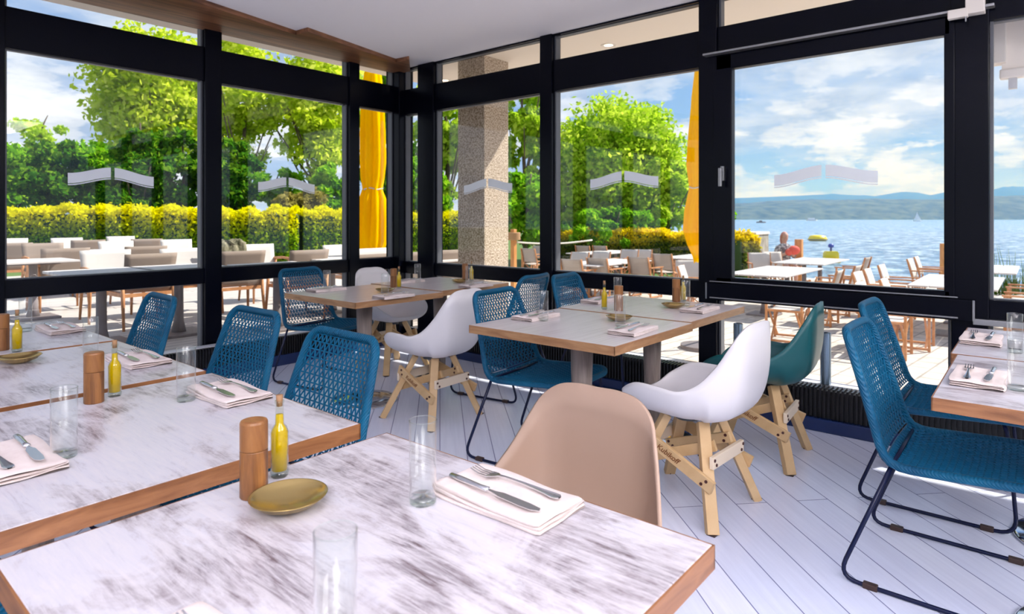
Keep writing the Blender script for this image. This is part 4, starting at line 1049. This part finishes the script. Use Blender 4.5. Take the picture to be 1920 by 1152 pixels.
def crown(name, mat, w_, h_, clumps, leaves, size, seed, tree=None, flat=.75, cone=0):
    rg = np.random.default_rng(seed); pts = []
    for i in range(clumps):
        while True:
            u = rg.uniform(-1, 1, 3)
            lim = 1-cone*(u[2]+1)/2
            if u[0]**2+u[1]**2+u[2]**2*(1 if not cone else .3) < max(.05, lim)**2 if cone else (u**2).sum() < 1: break
        c = u*np.array([w_/2, w_/2*.8, h_/2])*.86+np.array([0, 0, h_/2])
        r = rg.uniform(.07, .20)*min(w_, h_)
        q = rg.normal(size=(leaves, 3)); q /= np.linalg.norm(q, axis=1)[:, None]; q *= (rg.uniform(.15, 1, size=(leaves, 1)))**.6*r; q[:, 2] *= flat
        pts.append(c+q)
    return leaf_mesh(name, np.vstack(pts), size, mat, seed)
def tree(nm, px, z, top, bot, wpx, mat, cl, lv, size, label, seed, trunk=True, cone=0, group='trees beyond the hedge', br=5):
    w_ = wpx*z/F; zt = H-(top-HZ)*z/F; zb = H-(bot-HZ)*z/F; h_ = zt-zb; x, y = atd(px, z)
    t = thing(nm, label, 'tree' if 'shrub' not in nm else 'shrub', (x, y, G), 0, group)
    me = crown('foliage', LM[mat], w_, h_, cl, lv, size, seed, cone=cone); o = bpy.data.objects.new('foliage', me); COL.objects.link(o); o.parent = t; o.location = (0, 0, zb-G)
    rnd = random.Random(seed); b = MB(); r0 = .035*h_**.5+.03
    hc = zb-G+h_*.45
    b.tube(ident([(0, 0, 0), (rnd.uniform(-.1, .1)*w_*.3, 0, hc*.5), (rnd.uniform(-.1, .1)*w_, 0, hc), (rnd.uniform(-.15, .15)*w_, 0, zb-G+h_*.85)], n=3), [r0*(1-.085*i) for i in range(10)], 8)
    for k in range(br):
        a = rnd.uniform(0, 2*PI); s0 = rnd.uniform(.35, .7)*hc; L_ = rnd.uniform(.25, .45)*w_; e = rnd.uniform(.45, 1.0)*h_*.6
        b.tube(ident([(0, 0, s0), (L_*.4*math.cos(a), L_*.4*math.sin(a), s0+e*.35), (L_*math.cos(a), L_*math.sin(a), s0+e)], n=3), [r0*.5*(1-.12*i) for i in range(7)], 6)
    b.build('trunk', M['trunk'], t, smooth=True)
    return t
tree('slender_tree', 75, 34, 200, 300, 95, 'bright', 15, 90, .15, 'small light tree standing clear against the cloudy sky at the far left', 11)
tree('leafy_shrub', 25, 25, 268, 400, 150, 'mid', 40, 170, .13, 'mid green shrub at the left edge above the hedge', 12)
tree('leafy_shrub', 120, 23, 262, 400, 190, 'dark', 60, 190, .12, 'dark green shrubs below the small light tree', 13)
tree('yew_tree', 255, 21.5, 200, 400, 160, 'dark', 60, 200, .10, 'dark yew with spiky top in the middle of the first window', 14, cone=.75)
tree('tall_tree', 290, 31, 30, 330, 235, 'lime', 230, 95, .17, 'tall bright yellow-green tree filling the right half of the first window', 15)
tree('leafy_shrub', 345, 22.5, 235, 402, 130, 'dark', 45, 190, .12, 'dark green shrub left of the first post', 16)
tree('leafy_shrub', 205, 24, 255, 402, 150, 'mid', 40, 180, .13, 'mid green shrub behind the dark yew', 17)
tree('branching_tree', 455, 27, 20, 340, 170, 'lime', 90, 75, .15, 'tree with bare branches showing in the second window', 18, br=12)
tree('tall_tree', 595, 29, 50, 345, 210, 'lime', 110, 85, .16, 'light yellow-green tree at the right of the second window', 19, br=9)
tree('leafy_shrub', 440, 22, 255, 402, 120, 'dark', 40, 190, .12, 'dark green shrub right of the first post', 20)
tree('leafy_shrub', 565, 21, 340, 430, 120, 'olive', 34, 150, .10, 'brownish shrub above the hedge in the second window', 21)
tree('leafy_shrub', 625, 23, 300, 420, 100, 'mid', 28, 180, .12, 'mid green shrub left of the yellow parasol', 22)
tree('leafy_shrub', 520, 24.5, 310, 410, 110, 'mid', 30, 180, .12, 'green shrub low in the middle of the second window', 28)
tree('tall_tree', 725, 26, 100, 430, 130, 'mid', 60, 190, .14, 'green tree behind the left parasol', 23)
tree('tall_tree', 835, 25, 90, 445, 130, 'bright', 60, 210, .14, 'bright green tree left of the concrete column', 24)
tree('leafy_shrub', 790, 21, 290, 450, 120, 'mid', 45, 190, .11, 'green shrub in the narrow corner pane', 25)
tree('tall_tree', 985, 24, 90, 400, 130, 'bright', 46, 190, .14, 'slim bright tree between the concrete column and the window post', 26, br=8)
tree('leafy_shrub', 985, 20.5, 300, 470, 130, 'mid', 50, 190, .11, 'dense green shrub below the slim bright tree', 27)
tree('rounded_tree', 1158, 24.5, 176, 470, 300, 'bright', 330, 120, .11, 'broad bright green tree filling the third right window', 29, br=9)
tree('leafy_shrub', 1075, 23, 320, 470, 140, 'bright', 50, 190, .11, 'bright shrub at the left foot of the broad tree', 30)
tree('leafy_shrub', 1240, 23, 270, 470, 140, 'bright', 60, 210, .11, 'bright shrub at the right foot of the broad tree', 31)
tree('leafy_shrub', 1325, 25, 330, 470, 110, 'mid', 40, 180, .12, 'green shrub behind the right parasol', 32)
tree('leafy_shrub', 1150, 21, 385, 470, 260, 'mid', 60, 210, .10, 'low mid green shrubs just behind the yellow-topped hedge', 33)
def hedge(name, p0, p1, th, z0, z1, mat, n, size, label, seed):
    rg = np.random.default_rng(seed); p0 = np.array(p0); p1 = np.array(p1); L = np.linalg.norm(p1-p0); d = (p1-p0)/L; nn = np.array([-d[1], d[0]])
    u = rg.uniform(0, 1, n); k = rg.random(n); hh = np.where(k < .45, 1.0, rg.random(n)); v = np.where(k < .45, rg.uniform(-.5, .5, n), np.where(rg.random(n) < .8, -.5, .5))
    kn = rg.normal(0, 1, 260); wob = .045*np.interp(u*L*3.1, np.arange(260), kn)+.02*np.sin(u*L*9.3)
    P = np.empty((n, 3)); xy = p0[None]+d[None]*(u*L)[:, None]+nn[None]*((v+rg.normal(0, .05, n)+wob*.6)*th)[:, None]
    P[:, :2] = xy-p0; P[:, 2] = (hh*(z1-z0)*(1+wob*(hh > .9)))+rg.normal(0, .045, n)
    P = P[:, :]
    me = leaf_mesh('foliage', P, size, LM[mat], seed, .6)
    t = thing(name, label, 'hedge', (p0[0], p0[1], z0)); o = bpy.data.objects.new('foliage', me); COL.objects.link(o); o.parent = t
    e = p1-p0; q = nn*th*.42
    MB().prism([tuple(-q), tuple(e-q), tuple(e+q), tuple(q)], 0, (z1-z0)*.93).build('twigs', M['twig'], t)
hedge('clipped_hedge', atd(-120, 15.2), atd(560, 17.6), 1.1, -.02, 1.46, 'hedge', 26000, .055, 'long clipped hedge with yellow tips behind the deck, left windows', 41)
hedge('clipped_hedge', atd(560, 18.2), atd(900, 21.5), 1.0, -.02, 1.42, 'hedge', 12000, .055, 'hedge with yellow tips behind the left parasol and the corner', 42)
hedge('clipped_hedge', atd(1010, 21.6), atd(1366, 19.4), .9, G, .80, 'hedge2', 22000, .05, 'low clipped hedge with bright yellow top across the lake terrace', 43)
hedge('clipped_hedge', atd(1378, 15.9), atd(1409, 16.2), .5, G, .79, 'hedge2', 2600, .05, 'clipped hedge end in front of the concrete wall by the lake', 44)
# grasses at the shore
rg = random.Random(5); b = MB()
for i in range(260):
    px = rg.uniform(1815, 1990); x, y = atd(px, rg.uniform(13.9, 14.4)); hh = rg.uniform(.25, .5) if rg.random() < .8 else rg.uniform(.7, 1.15); lx, ly = rg.uniform(-.15, .15), rg.uniform(-.15, .15)
    b.tube([(x, y, G), (x+lx*.4, y+ly*.4, G+hh*.6), (x+lx, y+ly, G+hh)], [.010, .008, .002], 3, cap=False)
o = b.build('shore_grass', leafmat('grass_blade', (.12, .22, .02), (.35, .40, .05), (.5, .5, .12))); tag(o, 'tufts of wild grass at the shore, right edge of the picture', 'grass', kind='stuff')
# people on the deck left out of frame: none
